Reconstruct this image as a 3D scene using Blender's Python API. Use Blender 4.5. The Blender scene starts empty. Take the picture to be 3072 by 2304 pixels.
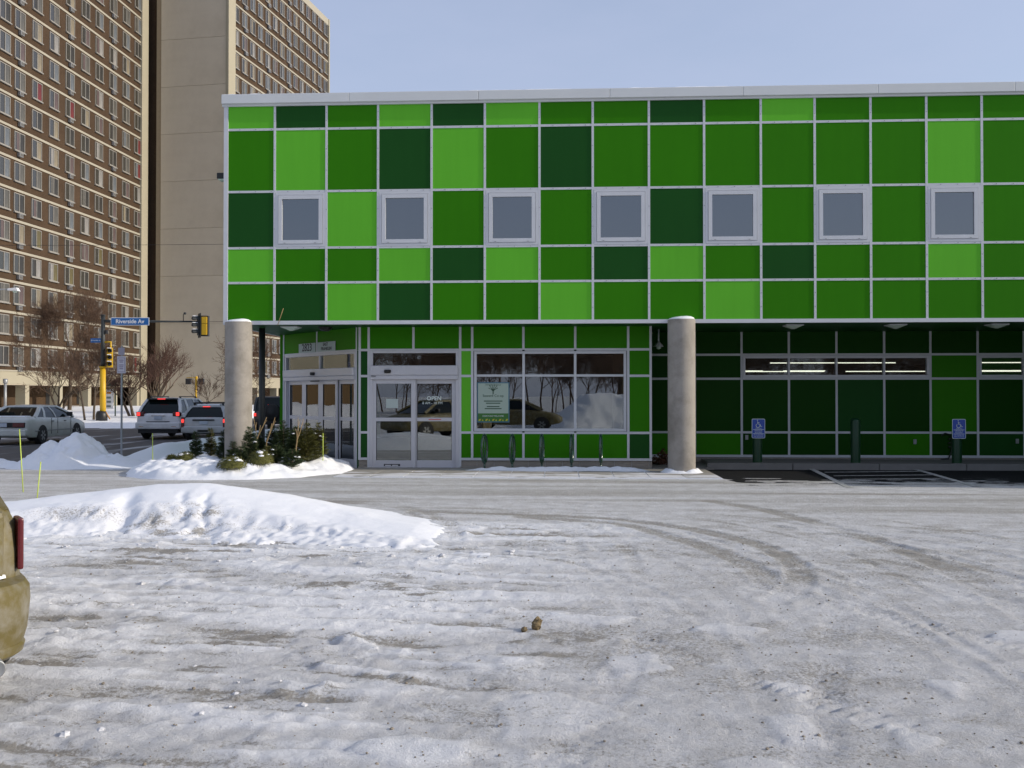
import bpy, bmesh, math, random
import numpy as np
from mathutils import Vector, Matrix, Quaternion

R = math.radians
rnd = random.Random(7)
scene = bpy.context.scene
COL = scene.collection

# ------------------------------------------------------------------ camera, light, exposure
YAW, PIT, CAMZ = 0.052, 0.012, 1.72
cam_d = bpy.data.cameras.new('camera')
cam = bpy.data.objects.new('camera', cam_d); COL.objects.link(cam)
cam.location = (0, 0, CAMZ)
cam.rotation_euler = (math.pi / 2 + PIT, 0, YAW)
cam_d.sensor_width = 36.0
cam_d.lens = 36.0 * 2950 / 3072
cam_d.clip_start = 0.05
cam_d.clip_end = 3000
scene.camera = cam

SUN_EL, SUN_IN_FRONT = 22.0, 5.5          # degrees; azimuth from +x towards -y
sd = Vector((math.cos(R(SUN_EL)) * math.cos(R(-SUN_IN_FRONT)), math.cos(R(SUN_EL)) * math.sin(R(-SUN_IN_FRONT)), math.sin(R(SUN_EL))))
sun_l = bpy.data.lights.new('sun', 'SUN')
sun_l.energy = 2.5
sun_l.angle = R(0.53)
sun_l.color = (1.0, 0.91, 0.78)
sun = bpy.data.objects.new('sun', sun_l); COL.objects.link(sun)
sun.rotation_euler = (-sd).to_track_quat('-Z', 'Y').to_euler()
sun.location = (60, -5, 40)

world = bpy.data.worlds.new('World'); scene.world = world
world.use_nodes = True
wn = world.node_tree.nodes; wl = world.node_tree.links
wn.clear()
w_out = wn.new('ShaderNodeOutputWorld'); w_bg = wn.new('ShaderNodeBackground')
sky = wn.new('ShaderNodeTexSky'); sky.sky_type = 'NISHITA'; sky.sun_disc = False
sky.sun_elevation = R(SUN_EL); sky.sun_rotation = math.pi / 2 + R(SUN_IN_FRONT)
sky.air_density = 1.0; sky.dust_density = 2.2; sky.ozone_density = 1.6
# thin winter cirrus veil mixed over the clear sky
tc = wn.new('ShaderNodeTexCoord'); mp = wn.new('ShaderNodeMapping'); mp.inputs['Scale'].default_value = (1.2, 1.2, 3.6)
mp.inputs['Rotation'].default_value = (0.2, 0.35, 0.6)
nz = wn.new('ShaderNodeTexNoise'); nz.inputs['Scale'].default_value = 2.2; nz.inputs['Detail'].default_value = 6; nz.inputs['Roughness'].default_value = 0.55
rp = wn.new('ShaderNodeMapRange'); rp.inputs['From Min'].default_value = 0.36; rp.inputs['From Max'].default_value = 0.72
rp.inputs['To Min'].default_value = 0.52; rp.inputs['To Max'].default_value = 0.72
mx = wn.new('ShaderNodeMix'); mx.data_type = 'RGBA'
wl.new(tc.outputs['Generated'], mp.inputs['Vector']); wl.new(mp.outputs['Vector'], nz.inputs['Vector'])
wl.new(nz.outputs['Fac'], rp.inputs['Value']); wl.new(rp.outputs['Result'], mx.inputs['Factor'])
wl.new(sky.outputs['Color'], mx.inputs['A']); mx.inputs['B'].default_value = (2.95, 3.25, 4.35, 1)
wl.new(mx.outputs['Result'], w_bg.inputs['Color']); w_bg.inputs['Strength'].default_value = 0.13
wl.new(w_bg.outputs['Background'], w_out.inputs['Surface'])

vs = scene.view_settings
vs.view_transform = 'Standard'; vs.look = 'None'; vs.exposure = 0.52; vs.gamma = 1.0; vs.use_curve_mapping = False

# ------------------------------------------------------------------ helpers
def street(xc, d, z=0.0):
    """street-aligned coordinates: the street runs 3 degrees off the facade's normal"""
    c, s = math.cos(YAW), math.sin(YAW)
    return Vector((xc * c - d * s, xc * s + d * c, z))

def tag(o, label=None, cat=None, group=None, kind=None):
    if label: o['label'] = label
    if cat: o['category'] = cat
    if group: o['group'] = group
    if kind: o['kind'] = kind
    return o

def thing(name, label, cat, loc=(0, 0, 0), rz=0, group=None):
    o = bpy.data.objects.new(name, None); COL.objects.link(o)
    o.location = loc; o.rotation_euler = (0, 0, rz); o.empty_display_size = 0.2
    return tag(o, label, cat, group)

def copy_tree(o, parent=None):
    c = o.copy(); COL.objects.link(c)
    if parent is not None:
        c.parent = parent; c.matrix_parent_inverse = o.matrix_parent_inverse
    for ch in o.children: copy_tree(ch, c)
    return c

class MB:
    """collects shapes, then links them as one mesh object"""
    def __init__(s): s.v = []; s.f = []; s.m = []; s.sm = []
    def add(s, v, f, mi=0, smooth=False):
        b = len(s.v); s.v += [tuple(p) for p in v]
        s.f += [tuple(i + b for i in q) for q in f]; s.m += [mi] * len(f); s.sm += [smooth] * len(f)
        return s
    def box(s, x0, x1, y0, y1, z0, z1, mi=0):
        v = [(x0, y0, z0), (x1, y0, z0), (x1, y1, z0), (x0, y1, z0), (x0, y0, z1), (x1, y0, z1), (x1, y1, z1), (x0, y1, z1)]
        f = [(0, 3, 2, 1), (4, 5, 6, 7), (0, 1, 5, 4), (1, 2, 6, 5), (2, 3, 7, 6), (3, 0, 4, 7)]
        return s.add(v, f, mi)
    def bbox(s, x0, x1, y0, y1, z0, z1, b=0.01, mi=0):
        """box with chamfered edges"""
        bm = bmesh.new(); bmesh.ops.create_cube(bm, size=1)
        for v in bm.verts: v.co = Vector(((x0 + x1) / 2 + v.co.x * (x1 - x0), (y0 + y1) / 2 + v.co.y * (y1 - y0), (z0 + z1) / 2 + v.co.z * (z1 - z0)))
        bmesh.ops.bevel(bm, geom=list(bm.edges), offset=b, segments=2, affect='EDGES', profile=0.6)
        bm.verts.index_update()
        s.add([v.co for v in bm.verts], [[v.index for v in f.verts] for f in bm.faces], mi, False); bm.free()
        return s
    def quad(s, a, b, c, d, mi=0): return s.add([a, b, c, d], [(0, 1, 2, 3)], mi)
    def beam(s, p, q, w, t, up=(0, 0, 1), mi=0):
        p, q = Vector(p), Vector(q); d = (q - p).normalized(); u = Vector(up)
        sx = d.cross(u); sx = sx.normalized() if sx.length > 1e-6 else Vector((1, 0, 0)); uy = sx.cross(d).normalized()
        v = []
        for e in (p, q):
            for a, b in ((-1, -1), (1, -1), (1, 1), (-1, 1)): v.append(e + sx * (a * w / 2) + uy * (b * t / 2))
        return s.add(v, [(0, 3, 2, 1), (4, 5, 6, 7), (0, 1, 5, 4), (1, 2, 6, 5), (2, 3, 7, 6), (3, 0, 4, 7)], mi)
    def tube(s, pts, rad, n=8, mi=0, cap=True, closed=False):
        pts = [Vector(p) for p in pts]; m = len(pts)
        rs = rad if isinstance(rad, (list, tuple)) else [rad] * m
        v = []; prev = None
        for i, p in enumerate(pts):
            if closed: d = pts[(i + 1) % m] - pts[i - 1]
            else: d = pts[min(i + 1, m - 1)] - pts[max(i - 1, 0)]
            d.normalize()
            if prev is None:
                a = Vector((0, 0, 1)) if abs(d.z) < 0.9 else Vector((1, 0, 0))
                x = d.cross(a).normalized()
            else:
                x = (prev - d * prev.dot(d)).normalized()
            prev = x; y = d.cross(x)
            for k in range(n):
                t = 2 * math.pi * k / n; v.append(p + (x * math.cos(t) + y * math.sin(t)) * rs[i])
        f = []
        for i in range(m if closed else m - 1):
            j = (i + 1) % m
            for k in range(n): f.append((i * n + k, i * n + (k + 1) % n, j * n + (k + 1) % n, j * n + k))
        if cap and not closed: f.append(tuple(range(n - 1, -1, -1))); f.append(tuple((m - 1) * n + k for k in range(n)))
        return s.add(v, f, mi, True)
    def lathe(s, prof, n=24, axis='z', c=(0, 0, 0), mi=0, smooth=True):
        v = []; f = []; m = len(prof)
        for r, h in prof:
            for k in range(n):
                t = 2 * math.pi * k / n; a, b = r * math.cos(t), r * math.sin(t)
                p = (a, b, h) if axis == 'z' else ((h, a, b) if axis == 'x' else (b, h, a))
                v.append((p[0] + c[0], p[1] + c[1], p[2] + c[2]))
        for i in range(m - 1):
            for k in range(n): f.append((i * n + k, i * n + (k + 1) % n, (i + 1) * n + (k + 1) % n, (i + 1) * n + k))
        f.append(tuple(range(n - 1, -1, -1))); f.append(tuple((m - 1) * n + k for k in range(n)))
        return s.add(v, f, mi, smooth)
    def mesh(s, name, mats):
        me = bpy.data.meshes.new(name); me.from_pydata(s.v, [], s.f); me.update()
        for m in (mats if isinstance(mats, (list, tuple)) else [mats]): me.materials.append(m)
        me.polygons.foreach_set('material_index', s.m); me.polygons.foreach_set('use_smooth', s.sm)
        return me
    def build(s, name, mats, parent=None, loc=None, sharp=None):
        me = s.mesh(name, mats)
        if sharp is not None:
            me.set_sharp_from_angle(angle=sharp)
        return put(name, me, parent, loc)

def put(name, me, parent=None, loc=None, rot=None):
    o = bpy.data.objects.new(name, me); COL.objects.link(o)
    if parent is not None: o.parent = parent
    if loc is not None: o.location = loc
    if rot is not None: o.rotation_euler = rot
    return o

_cache = {}
def boxmesh(name, w, d, h, mat, bevel=0.0):
    """shared box mesh, origin at the lower front left corner (front = -y)"""
    k = (name, round(w, 3), round(d, 3), round(h, 3), mat.name)
    if k not in _cache:
        b = MB()
        if bevel: b.bbox(0, w, 0, d, 0, h, bevel)
        else: b.box(0, w, 0, d, 0, h)
        _cache[k] = b.mesh(name, mat)
    return _cache[k]

def text(name, body, size, mat, parent, loc, rot, extr=0.002, align='CENTER', bold=0.0):
    cu = bpy.data.curves.new(name, 'FONT'); cu.body = body; cu.size = size; cu.extrude = extr; cu.align_x = align; cu.align_y = 'CENTER'; cu.offset = bold
    cu.resolution_u = 3
    t = bpy.data.objects.new(name + '_curve', cu)
    COL.objects.link(t); bpy.context.view_layer.update()
    me = bpy.data.meshes.new_from_object(t.evaluated_get(bpy.context.evaluated_depsgraph_get()))
    bpy.data.objects.remove(t); bpy.data.curves.remove(cu)
    me.name = name; me.materials.clear(); me.materials.append(mat)
    return put(name, me, parent, loc, rot)

# ---- numpy noise
def _h(ix, iy, seed):
    n = (ix.astype(np.int64) * 374761393 + iy.astype(np.int64) * 668265263 + seed * 1442695041) & 0xffffffff
    n = ((n ^ (n >> 13)) * 1274126177) & 0xffffffff
    n = n ^ (n >> 16)
    return (n & 0xffff) / 65535.0
def vnoise(x, y, seed=0):
    x = np.asarray(x, float); y = np.asarray(y, float)
    ix, iy = np.floor(x), np.floor(y); fx, fy = x - ix, y - iy
    fx = fx * fx * fx * (fx * (fx * 6 - 15) + 10); fy = fy * fy * fy * (fy * (fy * 6 - 15) + 10)
    a, b = _h(ix, iy, seed), _h(ix + 1, iy, seed); c, d = _h(ix, iy + 1, seed), _h(ix + 1, iy + 1, seed)
    return (a + (b - a) * fx + (c - a) * fy + (a - b - c + d) * fx * fy) * 2 - 1
def fbm(x, y, seed=0, o=4, g=0.5):
    s = 0; a = 1; n = 0
    for i in range(o):
        s = s + a * vnoise(x * 2 ** i + 17.3 * i, y * 2 ** i - 9.1 * i, seed + i); n += a; a *= g
    return s / n
def sst(a, b, x):
    t = np.clip((x - a) / (b - a), 0, 1); return t * t * (3 - 2 * t)
def segdist(X, Y, pts):
    d = np.full(X.shape, 1e9)
    for (ax, ay), (bx, by) in zip(pts[:-1], pts[1:]):
        vx, vy = bx - ax, by - ay; t = np.clip(((X - ax) * vx + (Y - ay) * vy) / (vx * vx + vy * vy), 0, 1)
        d = np.minimum(d, np.hypot(X - ax - t * vx, Y - ay - t * vy))
    return d
def catmull(pts, n=8):
    P = [pts[0]] + list(pts) + [pts[-1]]; out = []
    for i in range(1, len(P) - 2):
        a, b, c, d = [np.array(q, float) for q in P[i - 1:i + 3]]
        for k in range(n):
            t = k / n; out.append(tuple(0.5 * (2 * b + (c - a) * t + (2 * a - 5 * b + 4 * c - d) * t * t + (3 * b - a - 3 * c + d) * t ** 3)))
    out.append(tuple(P[-2])); return out

def grid_mesh(name, X, Y, Z, mat, masks=None, keep=None):
    ny, nx = X.shape
    co = np.stack([X, Y, Z], -1).reshape(-1, 3)
    idx = np.arange(nx * ny).reshape(ny, nx)
    q = np.stack([idx[:-1, :-1], idx[:-1, 1:], idx[1:, 1:], idx[1:, :-1]], -1).reshape(-1, 4)
    if keep is not None:
        k = keep.reshape(-1); q = q[k[q].any(1)]
        used = np.unique(q); rem = np.full(nx * ny, -1); rem[used] = np.arange(len(used)); q = rem[q]; co = co[used]
    else: used = slice(None)
    me = bpy.data.meshes.new(name)
    me.vertices.add(len(co)); me.vertices.foreach_set('co', co.astype(np.float32).ravel())
    me.loops.add(q.size); me.loops.foreach_set('vertex_index', q.astype(np.int32).ravel())
    me.polygons.add(len(q)); me.polygons.foreach_set('loop_start', np.arange(0, q.size, 4, dtype=np.int32)); me.polygons.foreach_set('loop_total', np.full(len(q), 4, np.int32))
    me.update(calc_edges=True); me.validate()
    me.polygons.foreach_set('use_smooth', np.ones(len(me.polygons), bool))
    me.materials.append(mat)
    if masks is not None:
        ca = me.color_attributes.new('wear', 'FLOAT_COLOR', 'POINT')
        m = np.ones((nx * ny, 4), np.float32)
        for i, a in enumerate(masks): m[:, i] = np.clip(a, 0, 1).reshape(-1)
        ca.data.foreach_set('color', m[used].ravel())
    return me

# ------------------------------------------------------------------ materials
def lin(r, g, b):
    f = lambda c: (c / 255 / 12.92) if c / 255 <= 0.04045 else ((c / 255 + 0.055) / 1.055) ** 2.4
    return (f(r), f(g), f(b), 1)
def mat(name, col, rough=0.6, metal=0.0, spec=0.5, emit=None, es=0.0, coat=0.0, var=0.0, vscale=3.0, bump=0.0, bscale=40.0, grime=None, gscale=1.0, gamt=0.5):
    m = bpy.data.materials.new(name); m.use_nodes = True
    nt = m.node_tree; b = nt.nodes['Principled BSDF']
    b.inputs['Roughness'].default_value = rough; b.inputs['Metallic'].default_value = metal
    b.inputs['Specular IOR Level'].default_value = spec; b.inputs['Coat Weight'].default_value = coat
    if len(col) == 3: col = (*col, 1)
    b.inputs['Base Color'].default_value = col
    if emit: b.inputs['Emission Color'].default_value = (*emit, 1); b.inputs['Emission Strength'].default_value = es
    if var or bump or grime:
        tcn = nt.nodes.new('ShaderNodeTexCoord')
    src = None
    if var:
        n = nt.nodes.new('ShaderNodeTexNoise'); n.inputs['Scale'].default_value = vscale; n.inputs['Detail'].default_value = 5; n.inputs['Roughness'].default_value = 0.6
        nt.links.new(tcn.outputs['Object'], n.inputs['Vector'])
        mr = nt.nodes.new('ShaderNodeMapRange'); mr.inputs['From Min'].default_value = 0.25; mr.inputs['From Max'].default_value = 0.75
        mr.inputs['To Min'].default_value = 1 - var; mr.inputs['To Max'].default_value = 1 + var
        nt.links.new(n.outputs['Fac'], mr.inputs['Value'])
        h = nt.nodes.new('ShaderNodeVectorMath'); h.operation = 'SCALE'; h.inputs[0].default_value = col[:3]
        nt.links.new(mr.outputs['Result'], h.inputs['Scale']); src = h.outputs['Vector']
        nt.links.new(src, b.inputs['Base Color'])
    if grime:
        n = nt.nodes.new('ShaderNodeTexNoise'); n.inputs['Scale'].default_value = gscale; n.inputs['Detail'].default_value = 8; n.inputs['Roughness'].default_value = 0.65
        nt.links.new(tcn.outputs['Object'], n.inputs['Vector'])
        mr = nt.nodes.new('ShaderNodeMapRange'); mr.inputs['From Min'].default_value = 0.45; mr.inputs['From Max'].default_value = 0.68; mr.inputs['To Max'].default_value = gamt
        nt.links.new(n.outputs['Fac'], mr.inputs['Value'])
        mm = nt.nodes.new('ShaderNodeMix'); mm.data_type = 'RGBA'; mm.inputs['A'].default_value = col; mm.inputs['B'].default_value = (*grime, 1)
        if src: nt.links.new(src, mm.inputs['A'])
        nt.links.new(mr.outputs['Result'], mm.inputs['Factor']); nt.links.new(mm.outputs['Result'], b.inputs['Base Color'])
    if bump:
        n = nt.nodes.new('ShaderNodeTexNoise'); n.inputs['Scale'].default_value = bscale; n.inputs['Detail'].default_value = 4
        nt.links.new(tcn.outputs['Object'], n.inputs['Vector'])
        bp = nt.nodes.new('ShaderNodeBump'); bp.inputs['Strength'].default_value = bump; bp.inputs['Distance'].default_value = 0.02
        nt.links.new(n.outputs['Fac'], bp.inputs['Height']); nt.links.new(bp.outputs['Normal'], b.inputs['Normal'])
    return m

def panel_mat(name, col, rough, spec):
    """painted panel: faint vertical wash streaks and a slight tone drift"""
    m = mat(name, col, rough, spec=spec); nt = m.node_tree; N = nt.nodes; L = nt.links; b = N['Principled BSDF']
    g = N.new('ShaderNodeNewGeometry'); mpn = N.new('ShaderNodeMapping'); mpn.inputs['Scale'].default_value = (7.0, 7.0, 0.5); L.new(g.outputs['Position'], mpn.inputs['Vector'])
    n = N.new('ShaderNodeTexNoise'); n.inputs['Scale'].default_value = 1.0; n.inputs['Detail'].default_value = 6; n.inputs['Roughness'].default_value = 0.6; L.new(mpn.outputs['Vector'], n.inputs['Vector'])
    n2 = N.new('ShaderNodeTexNoise'); n2.inputs['Scale'].default_value = 0.45; n2.inputs['Detail'].default_value = 3; L.new(g.outputs['Position'], n2.inputs['Vector'])
    oi = N.new('ShaderNodeObjectInfo')
    ad = N.new('ShaderNodeMath'); ad.operation = 'ADD'; L.new(n.outputs['Fac'], ad.inputs[0]); L.new(n2.outputs['Fac'], ad.inputs[1])
    a2 = N.new('ShaderNodeMath'); a2.operation = 'MULTIPLY_ADD'; a2.inputs[1].default_value = 0.30; L.new(oi.outputs['Random'], a2.inputs[0]); L.new(ad.outputs['Value'], a2.inputs[2])
    mr = N.new('ShaderNodeMapRange'); mr.inputs['From Min'].default_value = 0.7; mr.inputs['From Max'].default_value = 1.6; mr.inputs['To Min'].default_value = 0.93; mr.inputs['To Max'].default_value = 1.06; L.new(a2.outputs['Value'], mr.inputs['Value'])
    sc = N.new('ShaderNodeVectorMath'); sc.operation = 'SCALE'; sc.inputs[0].default_value = col; L.new(mr.outputs['Result'], sc.inputs['Scale']); L.new(sc.outputs['Vector'], b.inputs['Base Color'])
    return m

def glass(name, refl=0.26, tint=(0.25, 0.27, 0.28), rough=0.0):
    """coated architectural glass: part mirror, part tinted clear"""
    m = bpy.data.materials.new(name); m.use_nodes = True; nt = m.node_tree; nt.nodes.clear()
    o = nt.nodes.new('ShaderNodeOutputMaterial'); tr = nt.nodes.new('ShaderNodeBsdfTransparent'); gl = nt.nodes.new('ShaderNodeBsdfGlossy')
    tr.inputs['Color'].default_value = (*tint, 1); gl.inputs['Roughness'].default_value = rough; gl.inputs['Color'].default_value = (0.92, 0.96, 1, 1)
    fr = nt.nodes.new('ShaderNodeFresnel'); fr.inputs['IOR'].default_value = 1.5
    ad = nt.nodes.new('ShaderNodeMath'); ad.operation = 'ADD'; ad.inputs[1].default_value = refl - 0.04; ad.use_clamp = True
    mxs = nt.nodes.new('ShaderNodeMixShader')
    tcn = nt.nodes.new('ShaderNodeTexCoord'); n = nt.nodes.new('ShaderNodeTexNoise'); n.inputs['Scale'].default_value = 0.9; n.inputs['Detail'].default_value = 1
    bp = nt.nodes.new('ShaderNodeBump'); bp.inputs['Strength'].default_value = 0.03; bp.inputs['Distance'].default_value = 0.02
    nt.links.new(tcn.outputs['Object'], n.inputs['Vector']); nt.links.new(n.outputs['Fac'], bp.inputs['Height']); nt.links.new(bp.outputs['Normal'], gl.inputs['Normal'])
    nt.links.new(fr.outputs['Fac'], ad.inputs[0]); nt.links.new(ad.outputs['Value'], mxs.inputs['Fac'])
    nt.links.new(tr.outputs['BSDF'], mxs.inputs[1]); nt.links.new(gl.outputs['BSDF'], mxs.inputs[2]); nt.links.new(mxs.outputs['Shader'], o.inputs['Surface'])
    return m

def dark_glass(name, base=(0.012, 0.014, 0.017), refl=0.2, tint=(0.92, 0.96, 1)):
    m = bpy.data.materials.new(name); m.use_nodes = True; nt = m.node_tree; nt.nodes.clear()
    o = nt.nodes.new('ShaderNodeOutputMaterial'); di = nt.nodes.new('ShaderNodeBsdfDiffuse'); gl = nt.nodes.new('ShaderNodeBsdfGlossy')
    di.inputs['Color'].default_value = (*base, 1); gl.inputs['Roughness'].default_value = 0.01; gl.inputs['Color'].default_value = (*tint, 1)
    fr = nt.nodes.new('ShaderNodeFresnel'); fr.inputs['IOR'].default_value = 1.5
    ad = nt.nodes.new('ShaderNodeMath'); ad.operation = 'ADD'; ad.inputs[1].default_value = refl - 0.04; ad.use_clamp = True
    ms = nt.nodes.new('ShaderNodeMixShader')
    nt.links.new(fr.outputs['Fac'], ad.inputs[0]); nt.links.new(ad.outputs['Value'], ms.inputs['Fac']); nt.links.new(di.outputs['BSDF'], ms.inputs[1]); nt.links.new(gl.outputs['BSDF'], ms.inputs[2])
    nt.links.new(ms.outputs['Shader'], o.inputs['Surface'])
    return m

def snow_mat(name, clean=(0.83, 0.845, 0.87), bump=0.5, bscale=18.0):
    """snow whose wear comes from the mesh: R grit, G bare asphalt, B clean fresh snow"""
    m = bpy.data.materials.new(name); m.use_nodes = True; nt = m.node_tree; N = nt.nodes; L = nt.links
    b = N['Principled BSDF']; b.inputs['Roughness'].default_value = 0.8; b.inputs['Specular IOR Level'].default_value = 0.12
    at = N.new('ShaderNodeAttribute'); at.attribute_name = 'wear'; sp = N.new('ShaderNodeSeparateColor'); L.new(at.outputs['Color'], sp.inputs['Color'])
    tcn = N.new('ShaderNodeTexCoord')
    def noise(scale, det=6, ro=0.65, vec=None):
        n = N.new('ShaderNodeTexNoise'); n.inputs['Scale'].default_value = scale; n.inputs['Detail'].default_value = det; n.inputs['Roughness'].default_value = ro
        n.noise_dimensions = '3D'; L.new(vec or tcn.outputs['Object'], n.inputs['Vector']); return n.outputs['Fac']
    def math_(op, a, c):
        k = N.new('ShaderNodeMath'); k.operation = op
        for i, q in enumerate((a, c)):
            if isinstance(q, (int, float)): k.inputs[i].default_value = q
            else: L.new(q, k.inputs[i])
        return k.outputs['Value']
    def ramp(x, a, c, t0=0, t1=1):
        k = N.new('ShaderNodeMapRange'); k.interpolation_type = 'SMOOTHSTEP'; k.inputs['From Min'].default_value = a; k.inputs['From Max'].default_value = c; k.inputs['To Min'].default_value = t0; k.inputs['To Max'].default_value = t1
        L.new(x, k.inputs['Value']); return k.outputs['Result']
    def mixc(f, A, B):
        k = N.new('ShaderNodeMix'); k.data_type = 'RGBA'; L.new(f, k.inputs['Factor'])
        for q, i in ((A, 'A'), (B, 'B')):
            if isinstance(q, tuple): k.inputs[i].default_value = (*q, 1)
            else: L.new(q, k.inputs[i])
        return k.outputs['Result']
    fine = noise(38, 5, 0.72); vfine = noise(110, 3, 0.7)
    packed = mixc(ramp(noise(3.1), 0.35, 0.66), (0.63, 0.635, 0.645), (0.50, 0.498, 0.495))
    c = mixc(sp.outputs['Blue'], packed, clean)
    g = ramp(math_('ADD', math_('MULTIPLY', sp.outputs['Red'], 1.0), math_('MULTIPLY', math_('SUBTRACT', fine, 0.5), 2.4)), 0.25, 0.85)
    c = mixc(g, c, (0.33, 0.315, 0.285))
    spk = ramp(noise(85, 5, 0.8), 0.565, 0.67); spk = math_('MULTIPLY', spk, ramp(sp.outputs['Red'], 0.0, 0.5, 0.12, 0.8))
    c = mixc(spk, c, (0.17, 0.15, 0.12))
    a = ramp(math_('ADD', sp.outputs['Green'], math_('MULTIPLY', math_('SUBTRACT', fine, 0.5), 0.9)), 0.42, 0.6)
    asp = mixc(ramp(vfine, 0.4, 0.62), (0.010, 0.0105, 0.011), (0.022, 0.0225, 0.023))
    c = mixc(a, c, asp)
    L.new(c, b.inputs['Base Color'])
    bp = N.new('ShaderNodeBump'); bp.inputs['Strength'].default_value = bump; bp.inputs['Distance'].default_value = 0.03
    hsum = math_('ADD', math_('MULTIPLY', noise(bscale, 8, 0.78), 0.9), math_('ADD', math_('MULTIPLY', noise(bscale * 0.3, 4, 0.6), 0.8), math_('MULTIPLY', vfine, 0.3)))
    L.new(hsum, bp.inputs['Height']); L.new(bp.outputs['Normal'], b.inputs['Normal'])
    return m

M = {}
M['green_light'] = panel_mat('green_light', (0.110, 0.43, 0.028), 0.45, 0.10)
M['green_mid'] = panel_mat('green_mid', (0.030, 0.180, 0.002), 0.45, 0.08)
M['green_dark'] = panel_mat('green_dark', (0.011, 0.070, 0.011), 0.45, 0.08)
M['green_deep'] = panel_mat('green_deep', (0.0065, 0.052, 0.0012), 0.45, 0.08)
M['trim'] = mat('trim', (0.55, 0.565, 0.59), 0.45, metal=0.0, spec=0.4, var=0.04, vscale=2.0)
M['alu'] = mat('alu', (0.52, 0.52, 0.55), 0.4, metal=0.15, spec=0.5, var=0.04, vscale=3.0)
M['gasket'] = mat('gasket', (0.02, 0.02, 0.022), 0.6)
M['screw'] = mat('screw', (0.2, 0.2, 0.2), 0.4, metal=0.6)
M['fascia'] = mat('fascia', (0.60, 0.62, 0.62), 0.5, var=0.03, vscale=1.0)
M['glass'] = glass('glass', 0.135, (0.86, 0.88, 0.85))
M['glass_clear'] = glass('glass_clear', 0.10, (0.75, 0.78, 0.76))
M['glass_up'] = dark_glass('glass_up', (0.012, 0.014, 0.018), 0.21)
M['interior'] = mat('interior', (0.022, 0.019, 0.015), 0.8)
M['black'] = mat('black', (0.012, 0.012, 0.013), 0.45)
M['rubber'] = mat('rubber', (0.016, 0.016, 0.017), 0.75)
M['concrete'] = mat('concrete', (0.325, 0.30, 0.265), 0.85, spec=0.2, var=0.10, vscale=2.2, bump=0.25, bscale=30, grime=(0.17, 0.155, 0.13), gscale=2.3, gamt=0.6)
M['block'] = mat('block', (0.30, 0.27, 0.23), 0.9, spec=0.2, var=0.10, vscale=7, bump=0.4, bscale=60)
M['mortar'] = mat('mortar', (0.42, 0.40, 0.36), 0.9, spec=0.2)
M['slab'] = mat('slab', (0.20, 0.19, 0.175), 0.9, spec=0.2, var=0.1, vscale=1.5, bump=0.3, bscale=25)
M['curb'] = mat('curb', (0.17, 0.165, 0.155), 0.9, spec=0.2, var=0.1, vscale=3)
M['snow'] = snow_mat('snow', bump=0.35, bscale=9)
M['lot'] = snow_mat('lot', bump=1.0, bscale=30)
M['cap_snow'] = mat('cap_snow', (0.83, 0.85, 0.88), 0.7, spec=0.2, bump=0.3, bscale=14)
M['paint_line'] = mat('paint_line', (0.42, 0.42, 0.40), 0.8, spec=0.2, grime=(0.08, 0.08, 0.08), gscale=9, gamt=0.6)
M['bollard'] = mat('bollard', (0.007, 0.042, 0.016), 0.4, spec=0.4, var=0.1)
M['rack'] = mat('rack', (0.006, 0.045, 0.020), 0.18, spec=0.6, coat=0.5)
M['sign_blue'] = mat('sign_blue', (0.02, 0.065, 0.36), 0.4)
M['street_blue'] = mat('street_blue', (0.008, 0.115, 0.36), 0.35)
M['white'] = mat('white', (0.78, 0.78, 0.78), 0.5)
M['sig_yellow'] = mat('sig_yellow', (0.60, 0.36, 0.008), 0.45, var=0.06)
M['sig_dark'] = mat('sig_dark', (0.020, 0.024, 0.026), 0.5)
M['pole_dark'] = mat('pole_dark', (0.03, 0.036, 0.038), 0.5, metal=0.2, var=0.1)
M['galv'] = mat('galv', (0.30, 0.31, 0.32), 0.45, metal=0.5, var=0.12, vscale=9)
M['red_lit'] = mat('red_lit', (0.45, 0.012, 0.012), 0.25, emit=(1.0, 0.06, 0.05), es=0.9)
M['red_dim'] = mat('red_dim', (0.10, 0.010, 0.013), 0.2, spec=0.6)
M['amber'] = mat('amber', (0.5, 0.18, 0.02), 0.3)
M['chrome'] = mat('chrome', (0.6, 0.6, 0.6), 0.15, metal=1.0)
M['plate'] = mat('plate', (0.45, 0.50, 0.58), 0.5, var=0.15, vscale=20)
M['car_glass'] = dark_glass('car_glass', (0.006, 0.011, 0.011), 0.02)
M['stake'] = mat('stake', (0.50, 0.62, 0.09), 0.5)
M['bark'] = mat('bark', (0.10, 0.078, 0.058), 0.9, spec=0.1, var=0.25, vscale=6)
M['twig'] = mat('twig', (0.13, 0.085, 0.06), 0.9, spec=0.1, var=0.2, vscale=3)
M['twig_red'] = mat('twig_red', (0.125, 0.075, 0.058), 0.9, spec=0.1, var=0.25, vscale=3)
M['stick'] = mat('stick', (0.34, 0.24, 0.12), 0.8, spec=0.2)
M['needle'] = mat('needle', (0.058, 0.084, 0.036), 0.7, spec=0.2, var=0.4, vscale=5)
M['needle_olive'] = mat('needle_olive', (0.105, 0.106, 0.030), 0.7, spec=0.2, var=0.35, vscale=5)
M['dead_leaf'] = mat('dead_leaf', (0.09, 0.045, 0.028), 0.8, spec=0.1, var=0.4, vscale=12)
M['tan'] = mat('tan', (0.55, 0.49, 0.385), 0.9, spec=0.1, var=0.05, vscale=0.25, grime=(0.42, 0.365, 0.28), gscale=0.22, gamt=0.5)
M['cream'] = mat('cream', (0.345, 0.315, 0.235), 0.85, spec=0.15, var=0.05, vscale=0.5)
M['band'] = mat('band', (0.35, 0.325, 0.26), 0.8, spec=0.15, var=0.06, vscale=1.0)
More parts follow.
